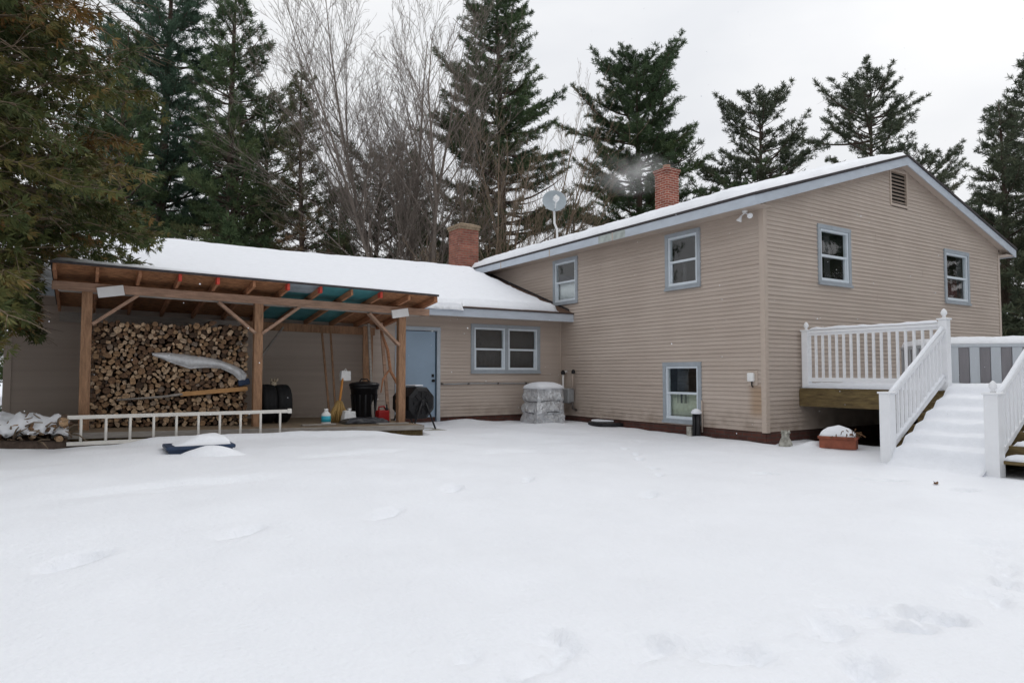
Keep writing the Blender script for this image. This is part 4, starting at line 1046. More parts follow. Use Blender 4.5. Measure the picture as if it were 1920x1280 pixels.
# tumbling composter beside the shed
o = thing('compost_tumbler', 'black octagonal compost tumbler on legs in front of the blue door', 'compost tumbler', (-4.66, 4.7, .05))
cc = Vector((-4.70, 4.72, .565)); axd = Vector((.22, -.97, 0)).normalized()
mb = MB(); mb.lathe(cc - axd*-.0, [(.26, -.30), (.335, -.27), (.345, -.02), (.325, 0.), (.345, .02), (.335, .27), (.26, .30)], 8, axis=axd, smooth=False, ph=math.pi/8); mb.build('drum', M['black'], o, bevel=.012)
uu = Vector((0, 0, 1)); ww = axd.cross(uu)
mb = MB()
for k in range(8):
    a = math.pi/8*2*k; d = uu*math.cos(a) + ww*math.sin(a); e = ww*math.cos(a)-uu*math.sin(a)
    mb.obox(cc + axd*.303 + d*.165, d*.055, e*.035, axd*.014)
mb.lathe(cc + axd*.30, [(.06, 0), (.06, .03), (.03, .04)], 14, axis=axd); mb.build('end_panel', M['black'], o, bevel=.008)
for s in (-1, 1):
    mb = MB()
    for t in (-1, 1):
        mb.tube([cc + axd*.34*t*1 + ww*.05*s, cc + axd*.36*t + ww*.30*s + Vector((0, 0, -.555))], .018, 8)
    mb.tube([cc + axd*.36 + ww*.30*s + Vector((0, 0, -.55)), cc - axd*.36 + ww*.30*s + Vector((0, 0, -.55))], .018, 8)
    mb.build('leg', M['black'], o)
mb = MB(); mb.prism([cc+uu*.325+ww*.10+axd*.2, cc+uu*.325-ww*.10+axd*.2, cc+uu*.325-ww*.09-axd*.15, cc+uu*.325+ww*.09-axd*.15], (0, 0, .03)); mb.build('snow_cap', M['snow_fine'], o, bevel=.012)
o = thing('paver', 'grey concrete slab under the compost tumbler', 'paver', (-4.65, 4.3, 0))
mb = MB(); mb.box((-5.10, 4.05, -.15), (-4.25, 4.85, .045)); mb.build('slab', M['concrete'], o, bevel=.02)

# navy tote in the snow
o = thing('plastic_tote', 'shallow navy plastic tub half buried in the snow before the ladder', 'tub', (-8.97, 1.75, .1))
mb = MB(); mb.box((-9.36, 1.72, .0), (-8.60, 2.2, .20)); mb.build('tub_body', M['navy'], o, bevel=.02)
mb = MB(); mb.box((-9.39, 1.69, .175), (-8.57, 2.23, .225)); mb.build('tub_rim', M['navy'], o, bevel=.015)
snow_sheet('snow_cap', lambda u, v: (-9.33+u*.71, 1.72+v*.48, .215), 24, 16, lambda u, v: .13*min(1, max(0, u*2.2))*1., None, .16, .71, .48, parent=o)
def mound(name, cx, cy, rx_, ry_, h, label, dz=0.):
    n, m = 28, 9; V = []; Fs = []
    for j in range(m):
        r = (j/(m-1))
        for k in range(n):
            a = 2*math.pi*k/n; x = cx+rx_*r*math.cos(a); y = cy+ry_*r*math.sin(a)
            V.append((x, y, gz(x, y)+dz + h*(1-r*r)**1.2*(1+.12*mn.noise(Vector((x*5, y*5, 1)))) - .02*r))
    for j in range(m-1):
        for k in range(n): Fs.append((j*n+k, (j+1)*n+k, (j+1)*n+(k+1) % n, j*n+(k+1) % n))
    return tag(mesh_np(name, V, Fs, M['snow_fine'], smooth=True), label, 'snow', kind='stuff')
mound('snow_mound', -8.86, 1.60, .44, .22, .125, 'rounded snow heap against the front of the navy tub')
# planter, statue
pl = thing('planter', 'terracotta trough planter heaped with snow by the deck', 'planter', (.36, -1.12, -.1))
c, s = math.cos(-1.15), math.sin(-1.15)
mb = MB(); mb.obox((.38, -1.12, .0), (.28*c, .28*s, 0), (-.12*s, .12*c, 0), (0, 0, .10)); mb.build('trough', M['terracotta'], pl, bevel=.012)
mb = MB(); mb.obox((.38, -1.12, .085), (.30*c, .30*s, 0), (-.14*s, .14*c, 0), (0, 0, .022)); mb.build('rim', M['terracotta'], pl, bevel=.008)
def plb(u, v):
    a, b = (u-.5)*.56, (v-.5)*.25; return (.38+a*c-b*s, -1.12+a*s+b*c, .10)
snow_sheet('snow_heap', plb, 20, 14, lambda u, v: .22*(1-.5*abs(u-.5)*2), None, .2, .66, .3, parent=pl, rough=.03)
mb = MB()
for k in range(26):
    a, b = rng.uniform(-.1, .36), rng.uniform(-.15, .12); p = Vector((.38+a*c-b*s, -1.12+a*s+b*c, .1)); q = p+Vector((rng.normal(-.05, .07), rng.normal(-.05, .08), rng.uniform(-.02, .14)))
    mb.tube([p, (p+q)/2+Vector((0, 0, .04)), q], [.006, .006, .011], 5)
mb.build('dried_plant', M['dead'], pl)
st = thing('garden_statue', 'small weathered stone animal figure by the house corner', 'statue', (-.12, -.42, -.12))
mb = MB(); mb.lathe((-.05, -.42, -.16), [(.10, 0), (.115, .04), (.11, .10), (.085, .17), (.062, .21), (.066, .245), (.058, .29), (.03, .325), (.01, .335)], 18); mb.build('torso', M['concrete'], st)
mb = MB()
for s_ in (-1, 1):
    mb.lathe((-.085+.05*s_*.6, -.45-.045*s_, .10+.02), [(.026, 0), (.018, .04), (.004, .06)], 8)
mb.build('ear', M['concrete'], st)
mb = MB(); mb.tube([(-.10, -.46, .085), (-.15, -.50, .075), (-.165, -.51, .07)], [.03, .024, .014], 8); mb.build('muzzle', M['concrete'], st)
mb = MB(); mb.tube([(-.14, -.44, -.13), (-.13, -.45, -.05), (-.10, -.44, .02)], [.028, .024, .028], 8); mb.tube([(-.09, -.53, -.13), (-.085, -.51, -.05), (-.07, -.47, .02)], [.028, .024, .028], 8); mb.build('foreleg', M['concrete'], st)

# ------------------------------------------------------------------ deck with stairs
deck = thing('deck', 'raised wooden deck with white railing and stairs at the gable wall', 'deck', (3, -1.5, -.1))
DX0, DX1, DYF = .92, 7.2, -4.75; DZ = .88
mb = MB()
for k in range(33):
    y = -.04 - k*.143
    if y-.138 < DYF: break
    mb.box((DX0, y-.138, DZ-.032), (DX1, y, DZ))
mb.build('decking', M['deckwood'], deck)
mb = MB(); mb.box((DX0+.005, -2.47, DZ-.335), (DX0+.05, -.02, DZ-.034)); mb.build('rim_joist', M['deckwood'], deck, bevel=.005)
mb = MB(); mb.box((DX0+.05, DYF, DZ-.33), (DX1, DYF+.045, DZ-.034)); mb.box((DX0+.005, DYF, DZ-.33), (DX0+.05, -2.47, DZ-.034)); mb.build('rim_joist', M['deckwood'], deck)
mb = MB()
for k in range(14): mb.box((DX0+.45+k*.45, DYF+.05, DZ-.28), (DX0+.49+k*.45, -.05, DZ-.034))
mb.build('floor_joist', M['deckwood'], deck)
for (x, y) in ((1.05, -4.6), (3.2, -4.6), (3.2, -2.5), (5.4, -4.6), (5.4, -2.5), (7.1, -4.6)):
    mb = MB(); mb.box((x-.07, y-.07, -.3), (x+.07, y+.07, DZ-.33)); mb.build('support_post', M['deckwood'], deck)
mb = MB(); mb.box((1.06, -2.44, -.3), (1.10, -2.40, DZ-.34)); 
mb = MB()
for k in range(11): mb.box((1.12, -4.6+k*.2, -.25), (1.135, -4.6+k*.2+.175, DZ-.345))
for k in range(30): mb.box((1.15+k*.2, DYF+.06, -.3), (1.15+k*.2+.19, DYF+.075, DZ-.345))
for k in range(23): mb.box((DX1-.03, DYF+.1+k*.2, -.3), (DX1-.015, DYF+.29+k*.2, DZ-.345))
mb.build('shade_board', M['deckwood'], deck)  # boards added to shut out light and darken the space under the deck
# stairs
NS = 6; SX0, SX1 = -.62, DX0; SYL, SYR = -2.42, -4.85
rise = (DZ+.10)/NS; run = (SX1-SX0)/(NS-1+.15)
for k in range(NS-1):
    xa = SX1 - (k+1)*run; zt = DZ - (k+1)*rise
    mb = MB(); mb.box((xa-.03, SYR, zt-.04), (xa+run, SYL, zt)); mb.build('tread', M['deckwood'], deck, bevel=.005)
mb = MB()
for k in range(NS-1):
    xa = SX1 - (k+1)*run; zt = DZ - (k+1)*rise
    mb.box((xa+run-.025, SYR+.03, zt-.0), (xa+run-.004, SYL-.03, zt+rise-.041))
mb.build('riser', M['deckwood'], deck)
for y in (SYL-.10, -3.6, SYR+.25):
    mb = MB(); pts = [(SX0-.02, -.3), (SX0-.02, -.08)] 
    mb.prism([(SX0, y-.02, -.3), (SX1, y-.02, -.3), (SX1, y-.02, DZ-.05), (SX0+.02, y-.02, -.02)], (0, .04, 0)); mb.build('stringer', M['deckwood'], deck)
mb = MB(); mb.box((-.30, SYR+.2, -.3), (-.16, SYR+.45, .24)); mb.build('support_post', M['oldplank'], deck)

def railing(a, b, posts, h=.98, name='railing', za=0., zb=0., spacing=.128, low=.10, topw=.075):
    """a,b ground points (x,y,z deck level) – returns the railing parent"""
    a = Vector(a); b = Vector(b)
    rl = bpy.data.objects.new('railing', None); C.objects.link(rl); rl.parent = deck; rl.location = a - deck.location
    d = b-a; n = d.normalized()
    mb = MB(); mb.bar(a+Vector((0, 0, h-.03)), b+Vector((0, 0, h-.03)), topw, .05); mb.bar(a+Vector((0, 0, h-.075)), b+Vector((0, 0, h-.075)), .045, .04); mb.build('top_rail', M['white'], rl, bevel=.006)
    mb = MB(); mb.bar(a+Vector((0, 0, low)), b+Vector((0, 0, low)), .045, .075); mb.build('bottom_rail', M['white'], rl, bevel=.006)
    Lh = Vector((d.x, d.y, 0)).length; nb = max(1, int(round((Lh-.12)/spacing)))
    for k in range(1, nb):
        p = a + d*(k/nb)
        mb = MB(); mb.box((p.x-.018, p.y-.018, p.z+low+.02), (p.x+.018, p.y+.018, p.z+h-.07)); mb.build('baluster', M['white'], rl)
    return rl
def newel(x, y, z0, z1, finial=True, w=.062, parent=None):
    nw = bpy.data.objects.new('newel_post', None); C.objects.link(nw); nw.parent = deck; nw.location = Vector((x, y, z0)) - deck.location
    mb = MB(); mb.box((x-w, y-w, z0), (x+w, y+w, z1)); mb.build('shaft', M['white'], nw, bevel=.006)
    mb = MB(); mb.box((x-w-.018, y-w-.018, z1), (x+w+.018, y+w+.018, z1+.028)); mb.build('cap', M['white'], nw, bevel=.008)
    if finial:
        mb = MB(); mb.lathe((x, y, z1+.028), [(.034, 0), (.024, .02), (.022, .035), (.042, .06), (.046, .085), (.034, .12), (.014, .142), (.004, .15)], 16); mb.build('finial', M['white'], nw)
    return nw
newel(1.0, -.14, DZ, DZ+1.04); newel(1.05, -2.50, DZ-.3, DZ+1.10); newel(-.62, -2.50, -.3, .86, False, .075); newel(-.63, -3.84, -.35, .88, True, .08); newel(1.05, -3.84, DZ-.3, DZ+1.10)
railing((1.0, -.2, DZ+.02), (1.05, -2.44, DZ+.02), 0, h=1.03, low=.13)
railing((1.0, -2.50, DZ+.03), (-.56, -2.50, -.07), 0, h=.93, low=.16, spacing=.105)
railing((1.0, -3.84, DZ+.03), (-.56, -3.84, -.09), 0, h=.95, low=.16, spacing=.105)
railing((1.10, -4.66, DZ), (7.1, -4.66, DZ), 0, h=1.0); newel(1.05, -4.66, DZ-.3, DZ+1.05); newel(7.1, -4.66, DZ-.3, DZ+1.05)
railing((7.1, -.2, DZ), (7.1, -4.6, DZ), 0, h=1.0)
# snow on deck and stairs
snow_sheet('deck_snow', lambda u, v: (DX0-.01+u*6.2, -2.50-0+v*2.44, DZ+.002), 80, 36, .09, 'snow covering the deck boards at the gable wall', .06, 6.2, 2.44, cat='snow')
snow_sheet('deck_snow', lambda u, v: (1.0+u*6.1, -4.62+v*2.13, DZ+.002), 80, 36, .10, 'snow covering the deck boards above the stairs', .06, 6.1, 2.13, cat='snow')
def stair_z(x):
    t = (SX1-x)/run
    k = math.floor(t); f = t-k
    lin = DZ - t*rise + .03
    stp = DZ - (k+1)*rise if k >= 0 else DZ
    sm = stp + rise*(1-sstep(np.array(f), 0., .45))*1.0
    return float(max(-.16, .42*lin + .58*sm + .06))
def stairs_base(u, v):
    x = SX0-.42 + u*(SX1+.2-SX0+.42); y = -3.76 + v*1.2
    return (x, y, -.35)
nu, nv = 110, 22; V = []
for j in range(nv):
    for i in range(nu):
        x = SX0-.30 + i/(nu-1)*(SX1+.14-SX0+.30); y = -3.77 + j/(nv-1)*1.20
        z = stair_z(x) if x < SX1 else DZ+.09
        e = min(j, nv-1-j)/(nv-1)
        z += .012*fbm(x*3, y*3, 7.) - .04*(1-min(1, e/.07))
        g = gz(x, y); k = sstep(np.array(x), SX0-.30, SX0+.05)
        z = float(max(z, g+.0)*k + (g-.01)*(1-k))
        V.append((x, y, z))
V = np.array(V); Vb = V.copy(); Vb[:, 2] -= .12
ii = np.arange(nv-1)[:, None]*nu + np.arange(nu-1)[None, :]
Ft = np.stack([ii, ii+1, ii+nu+1, ii+nu], -1).reshape(-1, 4)
ring = [i for i in range(nu)] + [j*nu+nu-1 for j in range(1, nv)] + [(nv-1)*nu+i for i in range(nu-2, -1, -1)] + [j*nu for j in range(nv-2, 0, -1)]
n = nu*nv
Fs = np.array([(ring[k], ring[(k+1) % len(ring)], ring[(k+1) % len(ring)]+n, ring[k]+n) for k in range(len(ring))])
tag(mesh_np('stair_snow', np.concatenate([V, Vb]), np.concatenate([Ft, Fs]), M['snow_fine'], smooth=True), 'drifted snow filling the deck stairs between the railings', 'snow', kind='stuff')
for k in range(NS-1):
    xa = SX1 - (k+1)*run; zt = DZ - (k+1)*rise
    snow_sheet('tread_snow', lambda u, v: (xa-.01+u*(run-.03), -4.80+v*.90, zt+.002), 14, 26, .07, None, .06, run, .9, rough=.02)
    tag(bpy.context.scene.collection.objects[-1], 'snow strip on deck stair tread %s right of the railing' % ['just below the deck', 'second from the top', 'in the middle of the flight', 'second from the ground', 'nearest the ground'][k], 'snow', kind='stuff')
# snow on the top rails and the far landing rail
for (a, b, lab) in (((1.0, -.2, DZ+1.052), (1.05, -2.42, DZ+1.052), 'snow ridge on the level deck top rail'), ((.98, -2.5, DZ+.96), (-.54, -2.5, -.09+.955), 'snow ridge on the left stair handrail'), ((.98, -3.84, DZ+.98), (-.54, -3.84, -.11+.975), 'snow ridge on the right stair handrail'), ((.98, -2.5, DZ+.225), (-.5, -2.5, -.06+.225), 'snow clinging along the left stair bottom rail')):
    a = Vector(a); b = Vector(b)
    sdv = Vector((b.y-a.y, a.x-b.x, 0)).normalized()*.034
    snow_sheet('rail_snow', lambda u, v, a=a, b=b, sdv=sdv: tuple(a.lerp(b, u)+sdv*(v*2-1)), 60, 7, .045, lab, .035, (b-a).length, .07, rough=.02)
# bare dark soil under the deck
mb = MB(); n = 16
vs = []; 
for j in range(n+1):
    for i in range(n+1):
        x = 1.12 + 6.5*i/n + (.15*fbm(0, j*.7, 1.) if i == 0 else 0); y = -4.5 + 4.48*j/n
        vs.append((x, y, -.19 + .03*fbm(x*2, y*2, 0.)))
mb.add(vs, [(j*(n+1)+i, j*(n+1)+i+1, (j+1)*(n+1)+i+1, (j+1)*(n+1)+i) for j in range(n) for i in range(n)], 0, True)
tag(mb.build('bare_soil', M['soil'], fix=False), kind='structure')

# hot tub on the deck
tub = thing('hot_tub', 'snow topped hot tub with grey striped sides on the deck', 'hot tub', (3.5, -1.15, DZ))
fwv = Vector((.743, .669, 0)); rtv = Vector((.669, -.743, 0)); TC = Vector((3.61, -1.85, 0))
W2, D2 = 1.04, .80
mb = MB(); mb2 = MB(); ns = 13
for side in range(4):
    U_ = [rtv, fwv, -rtv, -fwv][side]; N_ = [-fwv, rtv, fwv, -rtv][side]; hw = W2 if side in (0, 2) else D2; ho = D2 if side in (0, 2) else W2
    for k in range(ns):
        c_ = TC + U_*(-hw + (k+.5)*2*hw/ns) + N_*(ho - (.012 if k % 2 else 0)); c_ = Vector((c_.x, c_.y, DZ+.36))
        (mb2 if k % 2 else mb).obox(c_, U_*(hw/ns-.004), N_*.018, Vector((0, 0, .36)))
mb.build('light_panel', M['tubl'], tub, bevel=.004); mb2.build('dark_panel', M['tubd'], tub)
mb = MB(); mb.obox(Vector((TC.x, TC.y, DZ+.36)), rtv*(W2-.04), fwv*(D2-.04), Vector((0, 0, .355))); mb.build('shell', M['tubd'], tub)
mb = MB(); mb.obox(Vector((TC.x, TC.y, DZ+.75)), rtv*(W2+.03), fwv*(D2+.03), Vector((0, 0, .03))); mb.build('cover', M['tubl'], tub, bevel=.02)
def tubs(u, v): q = TC + rtv*((u*2-1)*(W2+.02)) + fwv*((v*2-1)*(D2+.02)); return (q.x, q.y, DZ+.78 + (.0))
snow_sheet('snow_cap', tubs, 50, 36, lambda u, v: .11 + (.06 if (v > .55 and u > .28) else 0), None, .06, 2.0, 1.6, parent=tub, rough=.02)

# leaf lying on the snow
o = thing('fallen_leaf', 'curled brown leaf lying on the snow left of the stairs', 'leaf', (-2.0, -3.8, gz(-2., -3.8)))
z = gz(-2., -3.8)+.012; mb = MB(); mb.add([(-2.035, -3.8, z+.02), (-2.01, -3.825, z), (-1.975, -3.815, z+.012), (-1.95, -3.795, z+.02), (-1.98, -3.775, z+.005), (-2.015, -3.78, z)], [(0, 1, 5), (1, 2, 4, 5), (2, 3, 4)])
ob = mb.build('blade', M['dead'], o, fix=False); md = ob.modifiers.new('t', 'SOLIDIFY'); md.thickness = .004
mb = MB(); mb.tube([(-2.03, -3.8, z+.02), (-2.065, -3.805, z+.03)], .003, 5); mb.build('stalk', M['dead'], o)

# ------------------------------------------------------------------ trees
def pine(name, label, base, H, r0, hb, Lmax, seed, mat, shape='white', whorl=.55, tufts=1.0, Lt=.30, blades=14, brown=(0., .3), lean=(0, 0), group=None, bare=.0, inner=.30):
    rg = np.random.default_rng(seed)
    root = thing(name, label, 'tree', base, group)
    B = np.array(base, float); wood = MB()
    nst = 12; ph = rg.uniform(0, 6, 2)
    def axis(h):
        t = h/H
        return B + np.array([lean[0]*t + .12*math.sin(t*5+ph[0]), lean[1]*t + .12*math.sin(t*4+ph[1]), h])
    wood.tube([axis(H*k/nst) for k in range(nst+1)], [r0*(1-k/nst)**.85+.015 for k in range(nst+1)], 9)
    tr = wood.build('trunk', M['bark'], root, fix=False)
    limbs = MB(); TP = []; TA = []; TT = []; TS = []
    h = hb
    while h < H-.25:
        t = (h-hb)/(H-hb)
        if shape == 'white': L = Lmax*(1-t)**.62*(.55+.45*min(1, t/.18))
        elif shape == 'round': L = Lmax*math.sqrt(max(.02, 1-((t-.40)/.62)**2))
        elif shape == 'column': L = Lmax*(.55+.45*math.sin(math.pi*min(1, t+.15)))*(1-t**3*.75)
        else: L = Lmax*(1-t)**1.0
        L = min(L, (H-h)*1.5+.25)
        nb = int(rg.integers(5, 8)); a0 = rg.uniform(0, 6.28)
        for k in range(nb):
            if rg.random() < .16: continue
            a = a0 + 6.28*k/nb + rg.normal(0, .3); l = L*rg.uniform(.42, 1.18)*(1+.55*mn.noise(Vector((h*.35, a*.9, seed*3.1))))
            el = (.04 + .42*t + rg.normal(0, .17)) if shape != 'spruce' else (-.12+.5*t+rg.normal(0, .08))
            d = np.array([math.cos(a)*math.cos(el), math.sin(a)*math.cos(el), math.sin(el)])
            p0 = axis(h + rg.normal(0, .1)); pts = []
            nseg = 6
            for s in range(nseg+1):
                f = s/nseg
                pts.append(p0 + d*l*f + np.array([0, 0, (-.06*math.sin(f*3.1)+.13*f*f)*l]) + rg.normal(0, .02*l*f, 3)*.5)
            limbs.tube(pts, [max(.010, .020*l*(1-.85*s/nseg)) for s in range(nseg+1)], 4, cap=False)
            if rg.random() < bare*(1-t): 
                # dead limb: twigs only
                for q in range(5):
                    f = rg.uniform(.3, 1); i = min(int(f*nseg), nseg-1); p = pts[i] + (pts[i+1]-pts[i])*(f*nseg-i)
                    v = d*.5+rg.normal(0, .6, 3); v /= np.linalg.norm(v); limbs.tube([p, p+v*.35*l*.5+np.array([0, 0, .03]), p+v*.6*l*.5], [.008, .006, .004], 3, cap=False)
                continue
            bt = brown[0]+(brown[1]-brown[0])*rg.random()*(1.15-t)
            nsub = max(2, int(l*3.2*tufts))
            for q in range(nsub):
                f = inner + (1-inner)*(q+rg.random())/nsub; f = min(f, .999); i = min(int(f*nseg), nseg-1); p = pts[i] + (pts[i+1]-pts[i])*(f*nseg-i)
                side = np.cross(d, [0, 0, 1.]); side /= np.linalg.norm(side)+1e-6
                ang = rg.choice([-1, 1])*rg.uniform(.35, 1.1)
                dv = d*math.cos(ang) + side*math.sin(ang) + np.array([0, 0, rg.normal(.12, .18)]); dv /= np.linalg.norm(dv)
                sl = l*.42*(1.1-f)*rg.uniform(.5, 1.2)+.12
                limbs.tube([p, p+dv*sl], [.009, .004], 3, cap=False)
                nt_ = max(2, int(sl*7.5*tufts+1))
                for w_ in range(nt_):
                    g = (w_+rg.random()*.9)/nt_
                    TP.append(p+dv*sl*g+rg.normal(0, .03, 3)); TA.append(dv*.8+np.array([0, 0, .35])+rg.normal(0, .25, 3)); TT.append(bt+rg.normal(0, .10)); TS.append(rg.uniform(.75, 1.2))
            TP.append(pts[-1]); TA.append(d+np.array([0, 0, .5])); TT.append(bt); TS.append(1.1)
        h += whorl*rg.uniform(.7, 1.25)*(1-.35*t)
    TP.append(axis(H)); TA.append(np.array([0, 0, 1.])); TT.append(.3); TS.append(1.2)
    limbs.build('limbs', M['bark'], root, fix=False)
    P = np.array(TP); A = np.array(TA); A /= np.linalg.norm(A, axis=1)[:, None]+1e-9; T = np.clip(np.array(TT), 0, 1); S = np.array(TS)
    n = len(P); m = blades
    D = A[:, None, :]*.75 + rg.normal(0, .62, (n, m, 3)); D /= np.linalg.norm(D, axis=2)[:, :, None]
    Wd = np.cross(D, rg.normal(0, 1, (n, m, 3))); Wd /= np.linalg.norm(Wd, axis=2)[:, :, None]+1e-9
    ln = (Lt*S)[:, None, None]*rg.uniform(.6, 1.15, (n, m, 1)); wd = .060*ln
    p0 = P[:, None, :] + rg.normal(0, .03, (n, m, 3))
    V = np.stack([p0 - Wd*wd*.6, p0 + Wd*wd*.6, p0 + D*ln*.6 + Wd*wd, p0+D*ln, p0 + D*ln*.6 - Wd*wd], 2).reshape(-1, 3)
    Fc = np.arange(n*m*5).reshape(-1, 5)
    tint = np.repeat(np.clip(T[:, None]+rg.normal(0, .07, (n, m)), 0, 1).ravel(), 5)
    ob = mesh_np('crown', V, Fc, M[mat], parent=root, attr={'tint': tint})
    return root

def bare_tree(name, label, base, H, r0, seed, stems, spread, dirs=None, mat='greybark', levels=3, dens=1.0, up=.35, taper=.9):
    rg = np.random.default_rng(seed); root = thing(name, label, 'tree', base)
    big = MB(); small = MB()
    def grow(p, d, l, r, lv):
        nseg = 7 if lv == 0 else 5 if lv == 1 else 4
        pts = [np.array(p)]; dd = np.array(d, float)
        for s in range(nseg):
            dd = dd + np.array([0, 0, up*.12]) + rg.normal(0, .055 if lv == 0 else .10, 3); dd /= np.linalg.norm(dd)
            pts.append(pts[-1] + dd*l/nseg)
        rad = [max(.0055 if lv < 3 else .0042, r*(1-taper*s/nseg)) for s in range(nseg+1)]
        (big if lv == 0 else small).tube(pts[::2] if lv > 2 else pts, rad[::2] if lv > 2 else rad, 8 if lv == 0 else 5 if lv == 1 else 3, cap=False)
        if lv >= levels: return
        nch = int((l*2.1 if lv == 0 else l*2.6 if lv == 1 else l*3.4)*dens)+1
        for k in range(nch):
            f = (.18 if lv == 0 else .15) + (.82 if lv == 0 else .85)*(k+rg.random())/nch; f = min(f, .99)
            i = min(int(f*nseg), nseg-1); q = pts[i] + (pts[i+1]-pts[i])*(f*nseg-i)
            t = pts[i+1]-pts[i]; t /= np.linalg.norm(t)
            sd = np.cross(t, rg.normal(0, 1, 3)); sd /= np.linalg.norm(sd)+1e-9
            an = rg.uniform(.35, .75); nd = t*math.cos(an)+sd*math.sin(an) + np.array([0, 0, .18]); nd /= np.linalg.norm(nd)
            rr = r*(1-taper*f)
            grow(q, nd, l*(.48 if lv == 0 else .50 if lv == 1 else .55)*(1.15-f*.75)*rg.uniform(.65, 1.15), max(.006, rr*.5), lv+1)
    for k in range(stems):
        if dirs: d = np.array(dirs[k], float)
        else:
            a = rg.uniform(0, 6.28); s = spread*rg.uniform(.3, 1); d = np.array([math.cos(a)*s, math.sin(a)*s, 1.])
        d /= np.linalg.norm(d); b = np.array(base)+np.array([rg.normal(0, .12)*(stems > 1), rg.normal(0, .12)*(stems > 1), -.2])
        grow(b, d, H*rg.uniform(.85, 1.05), r0*rg.uniform(.75, 1.1), 0)
    big.build('trunk', M[mat], root, fix=False); small.build('branches', M[mat], root, fix=False)
    return root

CAMV = np.array([-10.293, -7.85, 1.15])
gb = -.2
# pines behind the low wing
pine('pine_tree', 'tall blue green pine at the upper left behind the cedar', (-7.4, 26., gb), 23., .27, 3.0, 3.5, 1, 'needle_teal', 'column', 0.46, 1.55, 0.19, brown=(.1, .6))
pine('pine_tree', 'dense green pine left of the bare maple behind the wing', (-5.35, 21.3, gb), 18.4, .25, 3.0, 2.75, 2, 'needle_green', 'column', 0.4, 1.6, 0.18, brown=(.05, .9), bare=.25)
pine('spruce_tree', 'thin brownish conifer with a pointed top next to the maple', (-3.2, 18.9, gb), 13.4, .15, 1.6, 2.4, 3, 'needle_brown', 'white', 0.36, 1.15, 0.17, brown=(.3, 1.), bare=.35)
pine('pine_tree', 'dark pine high behind the brown bare trees in the middle', (6.8, 20.5, gb), 22.0, .30, 3.0, 5.0, 4, 'needle_green', 'white', 0.46, 1.55, 0.2, brown=(.0, .9), bare=.35)
pine('pine_tree', 'broad round topped pine behind the smoking chimney', (15.45, 19.85, gb), 19.2, .33, 2.5, 4.0, 5, 'needle_green', 'round', 0.46, 1.45, 0.21, inner=.28, brown=(.0, .75), bare=.2)
pine('red_pine', 'open crowned pine nearest the round topped pine over the roof', (22.9, 17.7, gb), 17.9, .26, 5.0, 3.5, 6, 'needle_red', 'round', 0.54, 1.05, 0.24, inner=.45, blades=16, brown=(.1, .6), bare=.15)
pine('red_pine', 'open crowned pine rising behind the roof ridge', (30.4, 15.2, gb), 19.8, .28, 5.0, 4.1, 7, 'needle_red', 'round', 0.54, 1.05, 0.24, inner=.45, blades=16, brown=(.1, .6), bare=.15)
pine('red_pine', 'low open pine showing right of the roof ridge', (37.0, 15.6, gb), 16.2, .25, 5., 3.6, 8, 'needle_red', 'round', 0.58, 1, 0.24, inner=.45, blades=16, brown=(.1, .6), bare=.1)
pine('red_pine', 'dark pine beyond the right end of the roof', (24.2, 5.9, gb), 13.4, .26, .8, 3.3, 9, 'needle_red', 'white', 0.46, 1.4, 0.21, inner=.3, blades=14, brown=(.1, .7))
pine('red_pine', 'tallest dark pine cut by the right photo edge', (28.0, 6.2, gb), 16.6, .28, .8, 4.0, 10, 'needle_red', 'white', 0.48, 1.35, 0.22, inner=.3, blades=14, brown=(.1, .7))
pine('young_pine', 'short bushy pine behind the brick chimney and roof slope', (18.6, 16.0, gb), 11.3, .18, 1.0, 3.2, 11, 'needle_green', 'round', 0.55, 0.8, 0.22, brown=(.1, .7))
pine('young_pine', 'small pine filling the gap below the two open pines', (26.8, 17.2, gb), 13.0, .18, 1.0, 3.2, 12, 'needle_brown', 'round', 0.6, 0.7, 0.24, brown=(.1, .8))
pine('young_pine', 'low bushy conifer above the wing roof beside the tall pines', (-5.9, 18.3, gb), 7.0, .12, .8, 2.0, 13, 'needle_green', 'spruce', .45, .9, .24, brown=(.2, .9))
pine('young_pine', 'low brown conifer behind the wing ridge below the maple', (-2.0, 17.4, gb), 6.9, .11, .8, 2.1, 14, 'needle_brown', 'spruce', .45, .8, .24, brown=(.3, 1.))
pine('young_pine', 'small sparse conifer behind the satellite dish', (9.2, 17.6, gb), 10.0, .12, .8, 2.4, 15, 'needle_brown', 'white', 0.6, 0.5, 0.22, brown=(.3, 1.), bare=.3)
pine('young_pine', 'small dark conifer just right of the old brick chimney', (4.2, 17.2, gb), 8.4, .12, .8, 2.0, 16, 'needle_green', 'white', 0.5, 0.6, 0.22, brown=(.1, .8), bare=.2)
pine('red_pine', 'dark pine filling under the eave at the right edge', (22.2, 3.2, gb), 9.5, .2, .4, 3.0, 17, 'needle_red', 'white', .5, .9, .34, blades=14, brown=(.1, .7))
pine('pine_tree', 'bushy pine just right of the cedar behind the wing', (-9.1, 23.5, gb), 15.5, .2, 1.5, 2.9, 20, 'needle_green', 'column', .48, 1.3, .19, brown=(.1, .8), bare=.15)
pine('pine_tree', 'brownish pine filling between the dense pine and the thin conifer', (-4.6, 24.5, gb), 13.5, .18, 1.5, 2.9, 22, 'needle_brown', 'white', .46, 1.15, .19, brown=(.2, 1.), bare=.25)
pine('pine_tree', 'hazy pine between the two tall left pines', (-9.6, 33., gb), 20., .25, 3., 3.2, 18, 'needle_teal', 'column', .7, .8, .36, brown=(.2, .8))
pine('young_pine', 'dark conifer just past the left end of the wing', (-13.5, 16.6, gb), 8.5, .14, .2, 2.6, 19, 'needle_green', 'white', .45, 1.0, .28, brown=(.2, .9))
